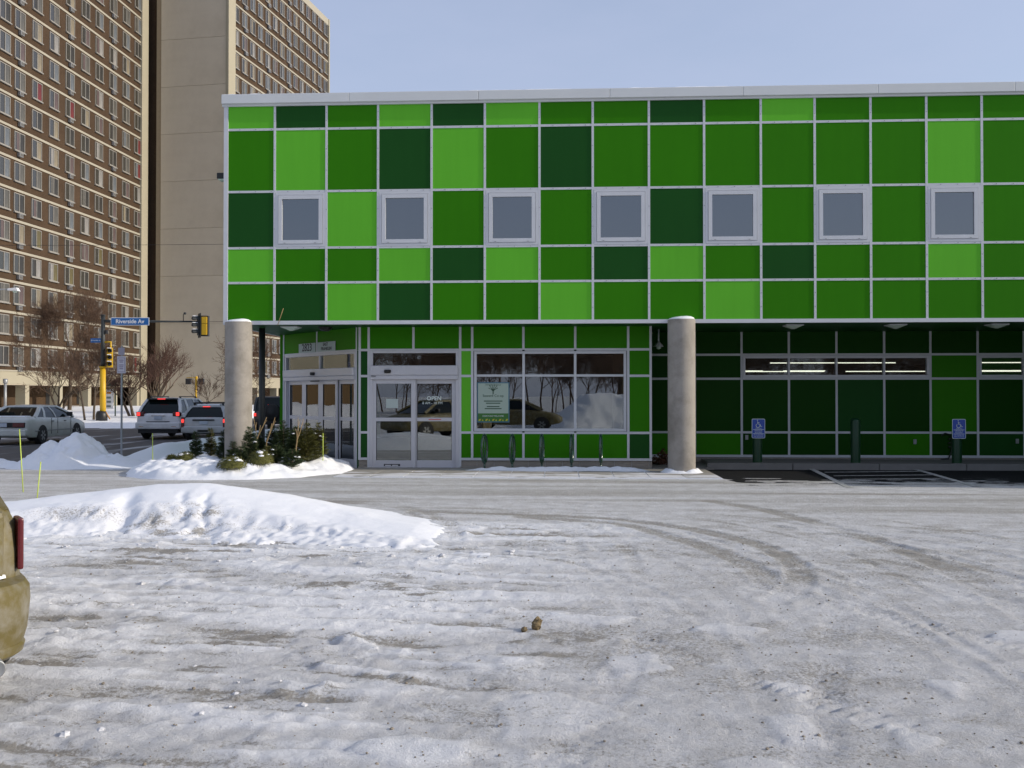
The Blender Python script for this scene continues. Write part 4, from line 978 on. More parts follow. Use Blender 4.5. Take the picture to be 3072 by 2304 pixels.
# A: brick wall, bands, fins
wall(A, -16, A.L, 3.80, TOPZ, M['brick'], 'brick_wall')
wall(A, -16, A.L, 0, 3.80, M['brick'], 'ground_wall', out=-2.6)
wall(A, -16, A.L + 0.3, 2.72, 3.80, M['cream'], 'lintel', out=0.10, th=0.6)
wall(A, -16, A.L + 0.3, 3.80, 3.92, M['band'], 'floor_band', out=0.16, th=0.3)
wall(A, -16, A.L, 2.66, 2.72, M['tan'], 'canopy_soffit', out=0.05, th=2.7)
for k in range(NF + 1): wall(A, -16, A.L, Z0 + FH * k - 0.10, Z0 + FH * k + 0.10, M['band'], 'floor_band', out=0.06, th=0.2)
for u in (-12.5, -7.1, -1.8, 3.6, 9.1, 14.4, 19.8, 24.9): wall(A, u, u + 0.62, 0.0, 2.72, M['cream'], 'pier', out=0.06, th=0.9)
for u, w in ((1.2, 1.6), (6.6, 1.4), (11.5, 1.8), (17.2, 1.5)): wall(A, u, u + w, 0.9, 2.5, M['black'], 'ground_window', out=-2.57, th=0.03)
for u in (-2.4,): wall(A, u, u + 0.75, 2.72, TOPZ + 0.4, M['cream'], 'fin', out=0.30, th=0.8)
# end fin, recess and slot between A and the shaft
wall(A, A.L, A.L + 1.55, 0, TOPZ + 0.4, M['cream'], 'fin', out=0.22, th=0.7)
wall(A, A.L + 1.55, A.L + 2.15, 0, TOPZ, M['tan'], 'recess_wall', out=-0.12, th=0.4)
S = Face(street(-39.15, 109.3), street(-31.5, 107.9)); SN = Vector((S.d.y, -S.d.x, 0))
for k in range(2, NF, 1): wall(A, A.L + 1.75, A.L + 2.4, Z0 + FH * k - 0.5, Z0 + FH * k - 0.2, M['band'], 'slot_sill', out=-0.35, th=0.3)
# shaft: storey high concrete panels with open joints, facing the viewer
for k in range(0, NF // 2 + 1):
    z0 = 0.0 if k == 0 else Z0 + FH * (2 * k - 1) + 0.9; z1 = min(Z0 + FH * (2 * k + 1) + 0.9, TOPZ)
    tput('shaft_panel', boxmesh('shaft_panel', S.L, 1.3, z1 - z0 - 0.035, M['tan']), S.at(0, 0, z0), S.rz)
tput('shaft_core', boxmesh('shaft_core', S.L - 0.12, 1.2, TOPZ + 0.5, M['tan']), S.at(0.06, -0.06, 0), S.rz)
tput('shaft_edge', boxmesh('shaft_edge', 0.60, 0.9, TOPZ, M['sash_wall']), S.at(-0.62, -0.12, 0), S.rz)
tput('fin', boxmesh('fin', 0.34, 1.7, TOPZ + 0.4, M['cream']), S.at(S.L - 0.02, 0.05, 0), S.rz)
# B
wall(B, -0.5, B.L, 3.80, TOPZ, M['brick'], 'brick_wall'); wall(B, -0.5, B.L + 0.4, 2.66, 3.80, M['cream'], 'lintel', out=0.10, th=0.6); wall(B, -0.5, B.L, 0, 3.8, M['brick'], 'ground_wall', out=-2.4)
wall(B, -0.5, B.L + 0.4, 3.80, 3.92, M['band'], 'floor_band', out=0.16, th=0.3)
for k in range(NF): wall(B, -0.5, B.L, Z0 + FH * k - 0.10, Z0 + FH * k + 0.10, M['band'], 'floor_band', out=0.06, th=0.2)
wall(B, -0.5, B.L + 0.5, TOPZ - 0.2, TOPZ + 0.7, M['band'], 'coping', out=0.12, th=0.7)
wall(B, B.L, B.L + 0.35, 0, TOPZ + 0.7, M['cream'], 'fin', out=0.2, th=0.8)
for u in (1.5, 6.8, 12.1, 17.4, 22.7): wall(B, u, u + 0.55, 0.0, 2.66, M['cream'], 'pier', out=0.06, th=0.9)
# bulk of the tower behind the facades
bk = MB()
for F, u0, u1 in ((A, -16, A.L + 2.5), (B, -0.5, B.L)):
    p = [F.at(u0, -0.45), F.at(u1, -0.45), F.at(u1, -17), F.at(u0, -17)]
    bk.add([(q.x - TL.x, q.y - TL.y, z) for z in (3.9, TOPZ) for q in p], [(3, 2, 1, 0), (4, 5, 6, 7), (0, 1, 5, 4), (1, 2, 6, 5), (2, 3, 7, 6), (3, 0, 4, 7)])
    p = [F.at(u0, -2.95), F.at(u1, -2.95), F.at(u1, -17), F.at(u0, -17)]
    bk.add([(q.x - TL.x, q.y - TL.y, z) for z in (0, 3.9) for q in p], [(3, 2, 1, 0), (4, 5, 6, 7), (0, 1, 5, 4), (1, 2, 6, 5), (2, 3, 7, 6), (3, 0, 4, 7)])
bk.build('rear_block', M['brick'], tower)
# windows: frame > dark pane + curtained pane (+ air conditioner)
def win_meshes(W, H):
    b = MB(); t = 0.07
    b.box(0, W, -0.05, 0.1, 0, t).box(0, W, -0.05, 0.1, H - t, H).box(0, t, -0.05, 0.1, t, H - t).box(W - t, W, -0.05, 0.1, t, H - t).box(W / 2 - 0.035, W / 2 + 0.035, -0.05, 0.1, t, H - t)
    b.box(-0.06, W + 0.06, -0.14, 0.02, -0.10, -0.002)
    fr = b.mesh('window', M['win_frame'])
    pn = MB().box(t, W / 2 - 0.035, -0.01, 0.08, t, H - t).mesh('pane', M['glass_tower'])
    return fr, pn
M['sash'] = mat('sash', (0.10, 0.095, 0.085), 0.5)
M['glass_tower'] = dark_glass('glass_tower', (0.040, 0.037, 0.030), 0.07)
CURT = [mat('curtain_' + n, c, 0.35, spec=0.4, var=0.25, vscale=1.3) for n, c in (('white', (0.225, 0.217, 0.203)), ('cream', (0.203, 0.173, 0.120)), ('blue', (0.112, 0.124, 0.135)), ('mauve', (0.098, 0.071, 0.068)), ('dark', (0.034, 0.032, 0.028)), ('grey', (0.090, 0.086, 0.075)), ('red', (0.128, 0.022, 0.022)), ('olive', (0.112, 0.094, 0.041)))]
acm = MB().bbox(0, 0.55, -0.26, 0.0, 0, 0.34, 0.02).box(0.05, 0.50, -0.265, -0.26, 0.05, 0.29, 1).mesh('air_conditioner', [M['galv'], M['sash']])
def windows(F, us, W, H, floors, zt, seed, ac, picks):
    fr, pn = win_meshes(W, H); rr = random.Random(seed)
    cm = [MB().add([(W / 2 + 0.035, 0.0, 0.07), (W - 0.07, 0.0, 0.07), (W - 0.07, 0.0, H - 0.07), (W / 2 + 0.035, 0.0, H - 0.07)], [(0, 1, 2, 3)]).box(W / 2 + 0.035, W - 0.07, 0.005, 0.06, 0.07, H - 0.07).mesh('curtain', c) for c in CURT]
    cl = [MB().box(0.07 + 0.28, W / 2 - 0.035, -0.016, -0.011, 0.07, H - 0.07).mesh('drape', c) for c in CURT]
    n = 0
    for k in floors:
        for i, u in enumerate(us):
            z = Z0 + FH * k + zt
            p = F.at(u, 0.03, z + H / 2)
            if not in_view(p): continue
            q = px_of(p)
            if q[0] > 212 and q[0] < 250 and q[1] > 100 and F is B and False: continue
            if F is B and q[1] > 108 and not (245 < q[0] < 290 and q[1] > 320): continue
            w = put('window', fr, tower, F.at(u - W / 2, 0.03, z) - TL, (0, 0, F.rz)); n += 1
            put('pane', pn, w)
            c = rr.choices(range(8), picks)[0]
            if i == len(us) - 1 and k in (7, 8): c = 6
            put('curtain', cm[c], w)
            if rr.random() < 0.3: put('drape', cl[rr.choices(range(8), picks)[0]], w)
            if i in ac and rr.random() < 0.88: put('air_conditioner', acm, w, (0.45 + rr.uniform(-.05, .05), -0.02, -0.50))
    return n
tA = [.0137, .1, .2047, .3137, .423, .5347, .642, .755, .868, .975]
uA = [-2.2 - 2.75 * 2, -2.2 - 2.75] + [t * A.L for t in tA]
windows(A, uA[1:], 1.55, 1.62, range(-1, 16), FH - 0.14 - 1.62 - 0.1, 5, (2, 5, 8), (3, 2.5, 4, 4, 6, 6, 0.12, 0.4))
uB = [1.3 + i * (B.L - 2.2) / 13 for i in range(14)]
windows(B, uB, 1.25, 1.62, range(-1, NF), FH - 0.14 - 1.62 - 0.1, 8, (1, 4, 7, 12), (3, 3, 4, 1, 3, 4, 0.05, 0.2))

# ------------------------------------------------------------------ bare winter trees
def tree_mesh(seed, h, spread, trunk_r, first, levels=5, nb=3, lean=0.0, upright=0.55, twist=0.35, tw=0.007, mats=None, multi=1, dense=1.0):
    rr = random.Random(seed); tk = MB(); cr = MB(); kinds = [0]
    def grow(p, d, l, r, lev):
        if lev > levels: return
        n = 3 if lev < 3 else 2; pts = [p]; rads = [r]; q = p.copy(); dd = d.copy()
        for i in range(n):
            dd = (dd + Vector((rr.gauss(0, 1), rr.gauss(0, 1), rr.gauss(0, 0.7))) * twist * 0.28 + Vector((0, 0, 0.05 if lev > 1 else 0))).normalized()
            q = q + dd * (l / n); pts.append(q.copy()); rads.append(r * (1 - 0.42 * (i + 1) / n))
        mb = tk if lev <= 1 else cr
        sides = 8 if lev == 0 else (5 if lev <= 2 else 3)
        mb.tube(pts, rads, sides, 0, cap=False)
        k = nb + (1 if rr.random() < 0.5 * dense else 0) + (1 if lev >= 2 and dense > 1 else 0)
        for j in range(k):
            t = rr.uniform(0.35, 1.0) if lev > 0 else rr.uniform(0.55, 1.0)
            f = t * n; i = min(int(f), n - 1); b = pts[i].lerp(pts[i + 1], f - i)
            ax = Vector((rr.gauss(0, 1), rr.gauss(0, 1), rr.gauss(0, 1))).normalized()
            nd = (dd * upright + ax * (0.75 * spread) + Vector((0, 0, 0.18))).normalized()
            grow(b, nd, l * rr.uniform(0.58, 0.82), max(rads[i] * rr.uniform(0.42, 0.62), tw), lev + 1)
    for m_ in range(multi):
        a = rr.uniform(0, 6.28)
        d0 = Vector((math.cos(a) * 0.35 * (multi > 1) + lean, math.sin(a) * 0.35 * (multi > 1), 1)).normalized()
        grow(Vector((0.1 * m_, 0, -0.15)), d0, first, trunk_r, 0)
    # scale crown to the wanted height
    zmax = max(p[2] for p in cr.v); s = h / zmax
    for b in (tk, cr): b.v = [(p[0] * s, p[1] * s, p[2] * s) for p in b.v]
    return tk, cr
def tree(lab, loc, seed, h, tm='bark', cm='twig', group='bare street trees', name='bare_tree', **kw):
    tk, cr = tree_mesh(seed, h, **kw); t = thing(name, lab, 'tree', loc, 0, group)
    tk.build('trunk', M[tm], t); cr.build('crown', M[cm], t); return t
def tpx(x, d, z=0.0): return street((x - 1106) / 2124 * d, d, z)     # 2212 px wide layout coordinate at a given distance
tr1 = tree('tall bare tree with a forked crown before the ground floor of the tower', tpx(150, 76, 0.5), 8, 9.8, spread=0.85, trunk_r=0.15, first=3.6, levels=6, nb=3, upright=0.75, dense=1.35)
tree('thin bare young tree left of the yellow signal pole base', tpx(184, 60, 0.3), 12, 5.2, spread=0.7, trunk_r=0.07, first=1.9, levels=5, nb=3, upright=0.8)
tree('slender bare tree between the thin young tree and the yellow signal pole', tpx(203, 61, 0.3), 22, 5.6, spread=0.75, trunk_r=0.085, first=2.0, levels=5, nb=3, upright=0.8, dense=1.4)
tree('wide reddish brown multi-stemmed bare tree behind the white crossover', tpx(322, 64, 0.2), 31, 5.6, cm='twig_red', spread=0.72, trunk_r=0.10, first=1.7, levels=5, nb=3, upright=0.85, multi=4, dense=0.6)
tree('dense red-twigged crabapple right of the slender signs pole', tpx(285, 66, 0.2), 35, 4.7, cm='twig_red', spread=0.85, trunk_r=0.08, first=1.4, levels=5, nb=3, upright=0.7, multi=3)
tree('small sparse bare sapling before the tan shaft', tpx(437, 72, 0.2), 41, 3.4, spread=0.8, trunk_r=0.04, first=1.0, levels=4, nb=3, upright=0.7, multi=2)
tree('bare tree mostly hidden behind the corner column', tpx(526, 70, 0.2), 45, 7.2, spread=1.0, trunk_r=0.12, first=2.2, levels=5, nb=4, upright=0.5)
tree('bushy bare shrub tree beside the sedan roof, left of the forked tree', tpx(118, 74, 0.5), 52, 5.0, spread=0.85, trunk_r=0.06, first=1.4, levels=5, nb=3, upright=0.7, multi=4)

# ------------------------------------------------------------------ cars
def shade_of(n, c, rough=0.35, grime=(0.30, 0.29, 0.27), gamt=0.6): return mat(n, c, rough, spec=0.5, coat=0.3, grime=grime, gscale=2.2, gamt=gamt)
def rails(mb, st, prof, mi=0):
    """loft: st = list of (y, zb, zt, hw); prof = list of (kw, kz) from sill to top centre; mirrored"""
    rings = []
    for (y, zb, zt, hw) in st:
        half = [(hw * a, zb + (zt - zb) * b) for a, b in prof]
        ring = [(x, y, z) for x, z in half] + [(-x, y, z) for x, z in reversed(half)]
        rings.append(ring)
    n = len(rings[0]); v = [p for r_ in rings for p in r_]; f = []
    for i in range(len(rings) - 1):
        for k in range(n): f.append((i * n + k, i * n + (k + 1) % n, (i + 1) * n + (k + 1) % n, (i + 1) * n + k))
    f.append(tuple(range(n - 1, -1, -1))); f.append(tuple((len(rings) - 1) * n + k for k in range(n)))
    mb.add([(p[0], p[1], p[2]) for p in v], [tuple(reversed(q)) for q in f], mi, True)
PROF = [(0.72, 0.0), (0.95, 0.03), (0.99, 0.16), (1.0, 0.45), (0.995, 0.68), (0.975, 0.86), (0.93, 0.96), (0.84, 1.0), (0.45, 1.012)]
def wheel(parent, x, y, r, w, side):
    b = MB(); s = side
    prof = [(r * 0.62, -w / 2), (r * 0.93, -w / 2), (r, -w / 2 + 0.03), (r, w / 2 - 0.03), (r * 0.93, w / 2), (r * 0.62, w / 2)]
    b.lathe(prof, 28, 'x', (0, 0, 0))
    o = b.build('wheel', M['rubber'], parent, (x, y, r), sharp=R(35))
    k = MB(); e = s * (w / 2)
    k.lathe([(r * 0.62, e * 0.55), (r * 0.64, e * 0.98), (r * 0.60, e * 1.0), (r * 0.55, e * 0.7), (r * 0.2, e * 0.75), (r * 0.16, e * 0.95), (0, e * 0.97)], 20, 'x')
    for i in range(6):
        a = i * math.pi / 3; k.beam((e * 0.88, math.cos(a) * r * 0.14, math.sin(a) * r * 0.14), (e * 0.9, math.cos(a) * r * 0.58, math.sin(a) * r * 0.58), 0.07, 0.03, (1, 0, 0))
    put('rim', k.mesh('rim', M['galv']), o)
def car(name, lab, cat, loc, rz, paint, st, gh, L, W, wheels, group='cars on the street', wr=0.32, pillars=(), parts=None, roofpaint=None):
    """local y forward. gh = (belt rear y, belt front y, roof rear y, roof front y, z belt, z roof, half w belt, half w roof)"""
    t = thing(name, lab, cat, loc, rz, group)
    b = MB(); rails(b, st, PROF); b.build('body', paint, t, sharp=R(50))
    br, bf, rr_, rf, zb, zt, wb, wt = gh
    g = MB(); zr = zt - 0.06
    lo = [(-wb, br), (wb, br), (wb, bf), (-wb, bf)]; hi = [(-wt, rr_), (wt, rr_), (wt, rf), (-wt, rf)]
    mid = [((a[0] * 0.55 + c[0] * 0.45) * 1.025, a[1] * 0.52 + c[1] * 0.48) for a, c in zip(lo, hi)]
    zm = zb * 0.53 + zr * 0.47
    v = [(x, y, zb - 0.03) for x, y in lo] + [(x, y, zm) for x, y in mid] + [(x, y, zr) for x, y in hi]
    f = []
    for l in (0, 4):
        for k in range(4): f.append((l + k, l + (k + 1) % 4, l + 4 + (k + 1) % 4, l + 4 + k))
    f.append((8, 9, 10, 11))
    g.add(v, f); g.build('glass', M['car_glass'], t)
    r = MB(); rings = []
    for (z, k, e) in ((zr - 0.012, 1.015, 0.015), (zt - 0.025, 0.99, 0.0), (zt - 0.004, 0.90, -0.06), (zt + 0.012, 0.5, -0.3)):
        x = wt * k; rings.append([(-x, rr_ - e, z), (-x * 0.5, rr_ - e - 0.03 * k, z + 0.004), (x * 0.5, rr_ - e - 0.03 * k, z + 0.004), (x, rr_ - e, z), (x * 1.01, (rr_ + rf) / 2, z + 0.012), (x, rf + e, z), (x * 0.5, rf + e + 0.04 * k, z + 0.004), (-x * 0.5, rf + e + 0.04 * k, z + 0.004), (-x, rf + e, z), (-x * 1.01, (rr_ + rf) / 2, z + 0.012)])
    n = 10; v = [p for q in rings for p in q]; f = []
    for i in range(len(rings) - 1):
        for k in range(n): f.append((i * n + k, i * n + (k + 1) % n, (i + 1) * n + (k + 1) % n, (i + 1) * n + k))
    f.append(tuple((len(rings) - 1) * n + k for k in range(n))); f.append(tuple(reversed(range(n))))
    r.add(v, f, 0, True); r.build('roof', roofpaint or paint, t, sharp=R(45))
    V = lambda a, z: Vector((a[0], a[1], z))
    def post(a, m_, c, w, th=0.05):
        p = MB()
        for s0, s1, z0, z1 in ((a, m_, zb - 0.03, zm), (m_, c, zm, zr)): p.beam(V(s0, z0), V(s1, z1), w, th, (0, 1, 0))
        p.build('pillar', paint, t)
    for k, w in ((0, 0.10), (1, 0.10), (2, 0.07), (3, 0.07)): post(lo[k], mid[k], hi[k], w, 0.10)
    for yb_, yt, w in pillars:
        for s in (-1, 1):
            a = (s * (wb + 0.004), yb_); c = (s * (wt + 0.006), yt); m_ = (s * (abs(mid[1][0]) + 0.006), yb_ * 0.52 + yt * 0.48); post(a, m_, c, 0.03, w)
    for s in (-1, 1):
        for y in wheels:
            ar = MB(); n = 20; ro = wr * 1.17
            vv = [(s * (W / 2 + 0.004), y, wr)] + [(s * (W / 2 + 0.004), y + ro * math.cos(a), max(wr + ro * math.sin(a), 0.17)) for a in [2 * math.pi * i / n for i in range(n)]]
            vv += [(s * (W / 2 - 0.15), q[1], q[2]) for q in vv]
            ar.add(vv, [(0, 1 + i, 1 + (i + 1) % n) for i in range(n)] + [(1 + i, n + 2 + i, n + 2 + (i + 1) % n, 1 + (i + 1) % n) for i in range(n)]); ar.build('wheel_arch', M['rubber'], t)
            wheel(t, s * (W / 2 - 0.085), y, wr, 0.21, s)
        mm = MB().bbox(s * (wb + 0.02) if s > 0 else s * (wb + 0.22), s * (wb + 0.22) if s > 0 else s * (wb + 0.02), bf - 0.62, bf - 0.50, zb + 0.0, zb + 0.15, 0.03); mm.build('mirror', M['black'], t)
    return t
def bx(t, name, m, *a, b=0.012, lab=None):
    o = MB().bbox(*a, b).build(name, m, t)
    if lab: o['label'] = lab
    return o
HEAD = YAW

# pale sedan, heading away, turning lane
P = shade_of('sedan_paint', (0.52, 0.54, 0.52), grime=(0.40, 0.39, 0.36))
L = 5.0; sed_st = [(0.0, 0.36, 0.86, 0.80), (0.06, 0.30, 0.93, 0.87), (0.25, 0.25, 0.99, 0.91), (0.7, 0.23, 1.00, 0.925), (1.15, 0.22, 0.99, 0.925), (2.0, 0.21, 0.955, 0.93), (3.2, 0.21, 0.95, 0.925), (3.7, 0.22, 0.93, 0.92), (4.3, 0.24, 0.83, 0.90), (4.75, 0.28, 0.72, 0.85), (4.95, 0.36, 0.64, 0.76), (5.0, 0.42, 0.58, 0.66)]
t = car('sedan', 'pale beige-green sedan heading away on the road at the left edge of the photo', 'car', tpx(6, 34.8, -0.03), HEAD + 0.0, P, sed_st, (0.62, 3.72, 1.45, 2.75, 0.985, 1.40, 0.83, 0.60), L, 1.85, (1.05, 3.85), pillars=((2.25, 2.12, 0.07), (1.35, 1.62, 0.12)))
bx(t, 'light_bar', M['rubber'], -0.80, 0.80, -0.035, 0.10, 0.62, 0.80)
for s in (-1, 1): bx(t, 'tail_light', M['red_dim'], *(sorted((s * 0.38, s * 0.79))), -0.05, 0.0, 0.64, 0.785)
bx(t, 'licence_plate', M['plate'], -0.17, 0.17, -0.045, -0.03, 0.64, 0.78); bx(t, 'bumper', P, -0.86, 0.86, -0.09, 0.12, 0.32, 0.56, b=0.05)
bx(t, 'side_trim', M['galv'], 0.918, 0.938, 0.5, 4.2, 0.47, 0.50, b=0.005); bx(t, 'trunk_snow', M['cap_snow'], -0.70, 0.70, 0.30, 0.62, 0.985, 1.03, b=0.02)
for y in (2.05, 3.05): bx(t, 'door_handle', M['black'], 0.925, 0.945, y - 0.3, y - 0.14, 0.80, 0.83, b=0.006)
for y in (1.72, 2.22, 3.32): bx(t, 'door_gap', M['rubber'], 0.92, 0.934, y, y + 0.012, 0.35, 0.94, b=0.002)
# white crossover with lit brake lights
P = shade_of('crossover_paint', (0.66, 0.66, 0.67), grime=(0.42, 0.41, 0.39), gamt=0.5)
st = [(0.0, 0.50, 0.92, 0.82), (0.05, 0.42, 1.00, 0.88), (0.22, 0.36, 1.07, 0.915), (0.8, 0.30, 1.09, 0.93), (2.0, 0.28, 1.05, 0.93), (3.1, 0.28, 1.03, 0.925), (3.6, 0.29, 1.02, 0.915), (4.2, 0.31, 0.93, 0.89), (4.6, 0.36, 0.80, 0.82), (4.72, 0.45, 0.68, 0.70)]
t = car('crossover', 'white crossover with red brake lights lit, stopped beside the silver wagon', 'car', tpx(342, 39.3, -0.03), HEAD - 0.03, P, st, (0.14, 3.65, 0.55, 2.75, 1.07, 1.66, 0.84, 0.64), 4.72, 1.86, (0.95, 3.70), wr=0.36, pillars=((2.1, 2.05, 0.08), (1.0, 1.15, 0.22)))
bx(t, 'spoiler', M['black'], -0.60, 0.60, 0.34, 0.62, 1.60, 1.655, b=0.02); bx(t, 'brake_light', M['red_lit'], -0.16, 0.16, 0.325, 0.345, 1.605, 1.64, b=0.004)
for s in (-1, 1):
    bx(t, 'tail_light', M['red_dim'], *sorted((s * 0.58, s * 0.89)), -0.02, 0.16, 0.93, 1.11, b=0.03)
    bx(t, 'brake_light', M['red_lit'], *sorted((s * 0.72, s * 0.86)), -0.035, 0.0, 0.95, 1.09, b=0.02)
    bx(t, 'roof_rail', M['pole_dark'], *sorted((s * 0.57, s * 0.61)), 0.7, 2.6, 1.70, 1.735, b=0.01)
    for y in (0.75, 2.55): bx(t, 'roof_rail_foot', M['pole_dark'], *sorted((s * 0.57, s * 0.61)), y, y + 0.12, 1.64, 1.71, b=0.008)
    bx(t, 'fog_reflector', M['amber'], *sorted((s * 0.55, s * 0.76)), -0.10, -0.03, 0.50, 0.545)
bx(t, 'licence_plate', M['plate'], -0.16, 0.16, -0.03, -0.01, 0.80, 0.94); bx(t, 'plate_garnish', M['chrome'], -0.28, 0.28, -0.035, 0.0, 0.955, 0.985, b=0.006)
bx(t, 'bumper', P, -0.90, 0.90, -0.10, 0.15, 0.42, 0.70, b=0.06); bx(t, 'bumper_gap', M['rubber'], -0.46, 0.46, -0.055, 0.0, 0.705, 0.73, b=0.003); bx(t, 'skid_plate', M['rubber'], -0.80, 0.80, -0.04, 0.6, 0.26, 0.43)
# silver wagon beside it
P = shade_of('wagon_paint', (0.40, 0.41, 0.42), grime=(0.28, 0.27, 0.26), gamt=0.7)
st = [(0.0, 0.45, 0.84, 0.80), (0.05, 0.36, 0.90, 0.83), (0.2, 0.30, 0.95, 0.85), (0.9, 0.25, 0.96, 0.86), (2.0, 0.23, 0.94, 0.865), (3.1, 0.23, 0.93, 0.86), (3.5, 0.24, 0.90, 0.85), (4.1, 0.28, 0.80, 0.80), (4.42, 0.36, 0.68, 0.70), (4.47, 0.42, 0.60, 0.60)]
t = car('station_wagon', 'dirty silver station wagon with roof rack and lit brake lights, half behind the corner column', 'car', tpx(440, 37.6, -0.03), HEAD, P, st, (0.10, 3.45, 0.42, 2.55, 0.94, 1.38, 0.79, 0.60), 4.47, 1.73, (0.85, 3.45), wr=0.31, pillars=((2.0, 1.95, 0.08), (1.0, 1.05, 0.12)))
for s in (-1, 1):
    bx(t, 'tail_light', M['red_dim'], *sorted((s * 0.735, s * 0.86)), -0.02, 0.14, 0.50, 0.93, b=0.02); bx(t, 'brake_light', M['red_lit'], *sorted((s * 0.745, s * 0.845)), -0.032, 0.0, 0.72, 0.86, b=0.015)
    bx(t, 'roof_rail', M['rubber'], *sorted((s * 0.53, s * 0.57)), 0.6, 2.4, 1.44, 1.48, b=0.01)
for y in (0.62, 1.4, 2.2): bx(t, 'rack_bar', M['rubber'], -0.57, 0.57, y, y + 0.07, 1.445, 1.50, b=0.012)
for y in (0.62, 2.2):
    for s in (-0.55, 0.55): bx(t, 'rack_foot', M['rubber'], s - 0.03, s + 0.03, y, y + 0.1, 1.37, 1.45, b=0.008)
bx(t, 'brake_light', M['red_lit'], -0.14, 0.14, 0.36, 0.385, 1.315, 1.345, b=0.004); bx(t, 'licence_plate', M['plate'], -0.16, 0.16, -0.025, -0.005, 0.66, 0.78); bx(t, 'plate_garnish', M['rubber'], -0.42, 0.42, -0.03, 0.0, 0.80, 0.85, b=0.01)
bx(t, 'bumper', P, -0.84, 0.84, -0.10, 0.12, 0.33, 0.55, b=0.05); bx(t, 'bumper_snow', M['cap_snow'], -0.74, 0.74, -0.085, -0.01, 0.548, 0.575, b=0.008); bx(t, 'bumper_grille', M['rubber'], -0.20, 0.20, -0.115, -0.09, 0.37, 0.45, b=0.004); bx(t, 'roof_snow', M['cap_snow'], -0.42, 0.46, 0.55, 2.2, 1.375, 1.425, b=0.02)
# dark off-roader further ahead
P = shade_of('offroader_paint', (0.020, 0.022, 0.026), grime=(0.10, 0.10, 0.10), gamt=0.5)
st = [(0.0, 0.50, 1.00, 0.80), (0.04, 0.46, 1.05, 0.83), (0.3, 0.45, 1.06, 0.84), (2.4, 0.44, 1.06, 0.84), (2.9, 0.44, 1.05, 0.80), (3.6, 0.46, 0.98, 0.70), (3.75, 0.5, 0.9, 0.68)]
t = car('offroader', 'black boxy off-roader with a spare wheel, seen between the corner column and angled entrance', 'car', tpx(586, 46.0, -0.03), HEAD, P, st, (0.03, 2.35, 0.10, 1.75, 1.05, 1.72, 0.79, 0.68), 3.75, 1.68, (0.65, 3.05), wr=0.37, pillars=((1.2, 1.2, 0.08),))
sp = MB().lathe([(0.0, -0.02), (0.2, -0.02), (0.22, 0.02), (0.34, 0.0), (0.37, 0.05), (0.37, 0.17), (0.33, 0.20), (0, 0.20)], 26, 'y', (0.05, -0.22, 1.0)).build('spare_wheel', M['rubber'], t)
bx(t, 'brake_light', M['red_lit'], -0.14, 0.14, -0.05, -0.02, 1.30, 1.345, b=0.004)
for s in (-1, 1): bx(t, 'brake_light', M['red_lit'], *sorted((s * 0.70, s * 0.82)), -0.05, 0.0, 0.80, 0.94, b=0.01)
bx(t, 'bumper', M['rubber'], -0.80, 0.80, -0.13, 0.02, 0.42, 0.58, b=0.02)

# dirty gold car at the left edge of the lot, tail towards the viewer
def gold_paint():
    m = mat('gold_paint', (0.130, 0.104, 0.032), 0.55, spec=0.4, coat=0.15, var=0.15, vscale=3, grime=(0.22, 0.205, 0.16), gscale=6.5, gamt=0.9, bump=0.04, bscale=120)
    return m
GP = gold_paint()
def gold_car(lab, loc, rz):
    st = [(0.0, 0.42, 0.98, 0.80), (0.04, 0.36, 1.06, 0.85), (0.14, 0.34, 1.10, 0.895), (0.6, 0.32, 1.11, 0.92), (2.0, 0.30, 1.06, 0.925), (3.2, 0.30, 1.03, 0.92), (3.7, 0.30, 1.0, 0.91), (4.3, 0.33, 0.88, 0.88), (4.6, 0.4, 0.76, 0.80), (4.7, 0.46, 0.66, 0.68)]
    t = car('gold_hatchback', lab, 'car', loc, rz, GP, st, (0.16, 3.7, 0.62, 2.7, 1.06, 1.56, 0.80, 0.50), 4.7, 1.85, (0.95, 3.75), group='dirty gold cars', wr=0.33, pillars=((2.1, 2.05, 0.08), (1.0, 1.15, 0.16)))
    return t
gc = gold_car('dirty gold hatchback cut off by the left edge of the photo, tail pipe towards us', street(-3.47, 5.02, 0.0), 0.0)
gc.rotation_euler = (0, 0, YAW + 0.62)
# rear bumper: rounded corner, snow on its step, exhaust
def bumper_loft(t):
    b = MB(); rows = []
    outline = []
    for k in range(13):
        a = math.pi / 2 * k / 12; outline.append((0.60 + 0.34 * math.sin(a), -0.24 + 0.34 * (1 - math.cos(a))))
    outline = [(-p[0], p[1]) for p in reversed(outline)] + outline
    outline = [(-0.945, 0.55)] + outline + [(0.945, 0.55)]
    zs = [(0.27, 0.93), (0.295, 0.965), (0.335, 0.975), (0.345, 0.965), (0.42, 0.985), (0.58, 1.0), (0.655, 0.995), (0.685, 0.975), (0.70, 0.93), (0.705, 0.86)]
    n = len(outline); v = []; f = []
    for z, k in zs:
        for x, y in outline: v.append((x * k if abs(x) < 0.95 else x * k, (y - 0.55) * k + 0.55, z))
    for i in range(len(zs) - 1):
        for j in range(n - 1): f.append((i * n + j, i * n + j + 1, (i + 1) * n + j + 1, (i + 1) * n + j))
    f.append(tuple((len(zs) - 1) * n + j for j in range(n))); f.append(tuple(reversed(range(n))))
    b.add(v, f, 0, True); b.build('bumper', GP, t, sharp=R(30))
bumper_loft(gc)
sb = MB(); xs_ = np.linspace(-0.82, 0.80, 40); ys_ = np.linspace(-0.13, 0.03, 8); Xb, Yb = np.meshgrid(xs_, ys_)
Zb = 0.700 + 0.045 * np.sqrt(np.clip(1 - ((Yb + 0.05) / 0.085) ** 2, 0, 1)) * (0.75 + 0.5 * fbm(Xb * 5, Yb * 6, 5, 3)) - 0.004
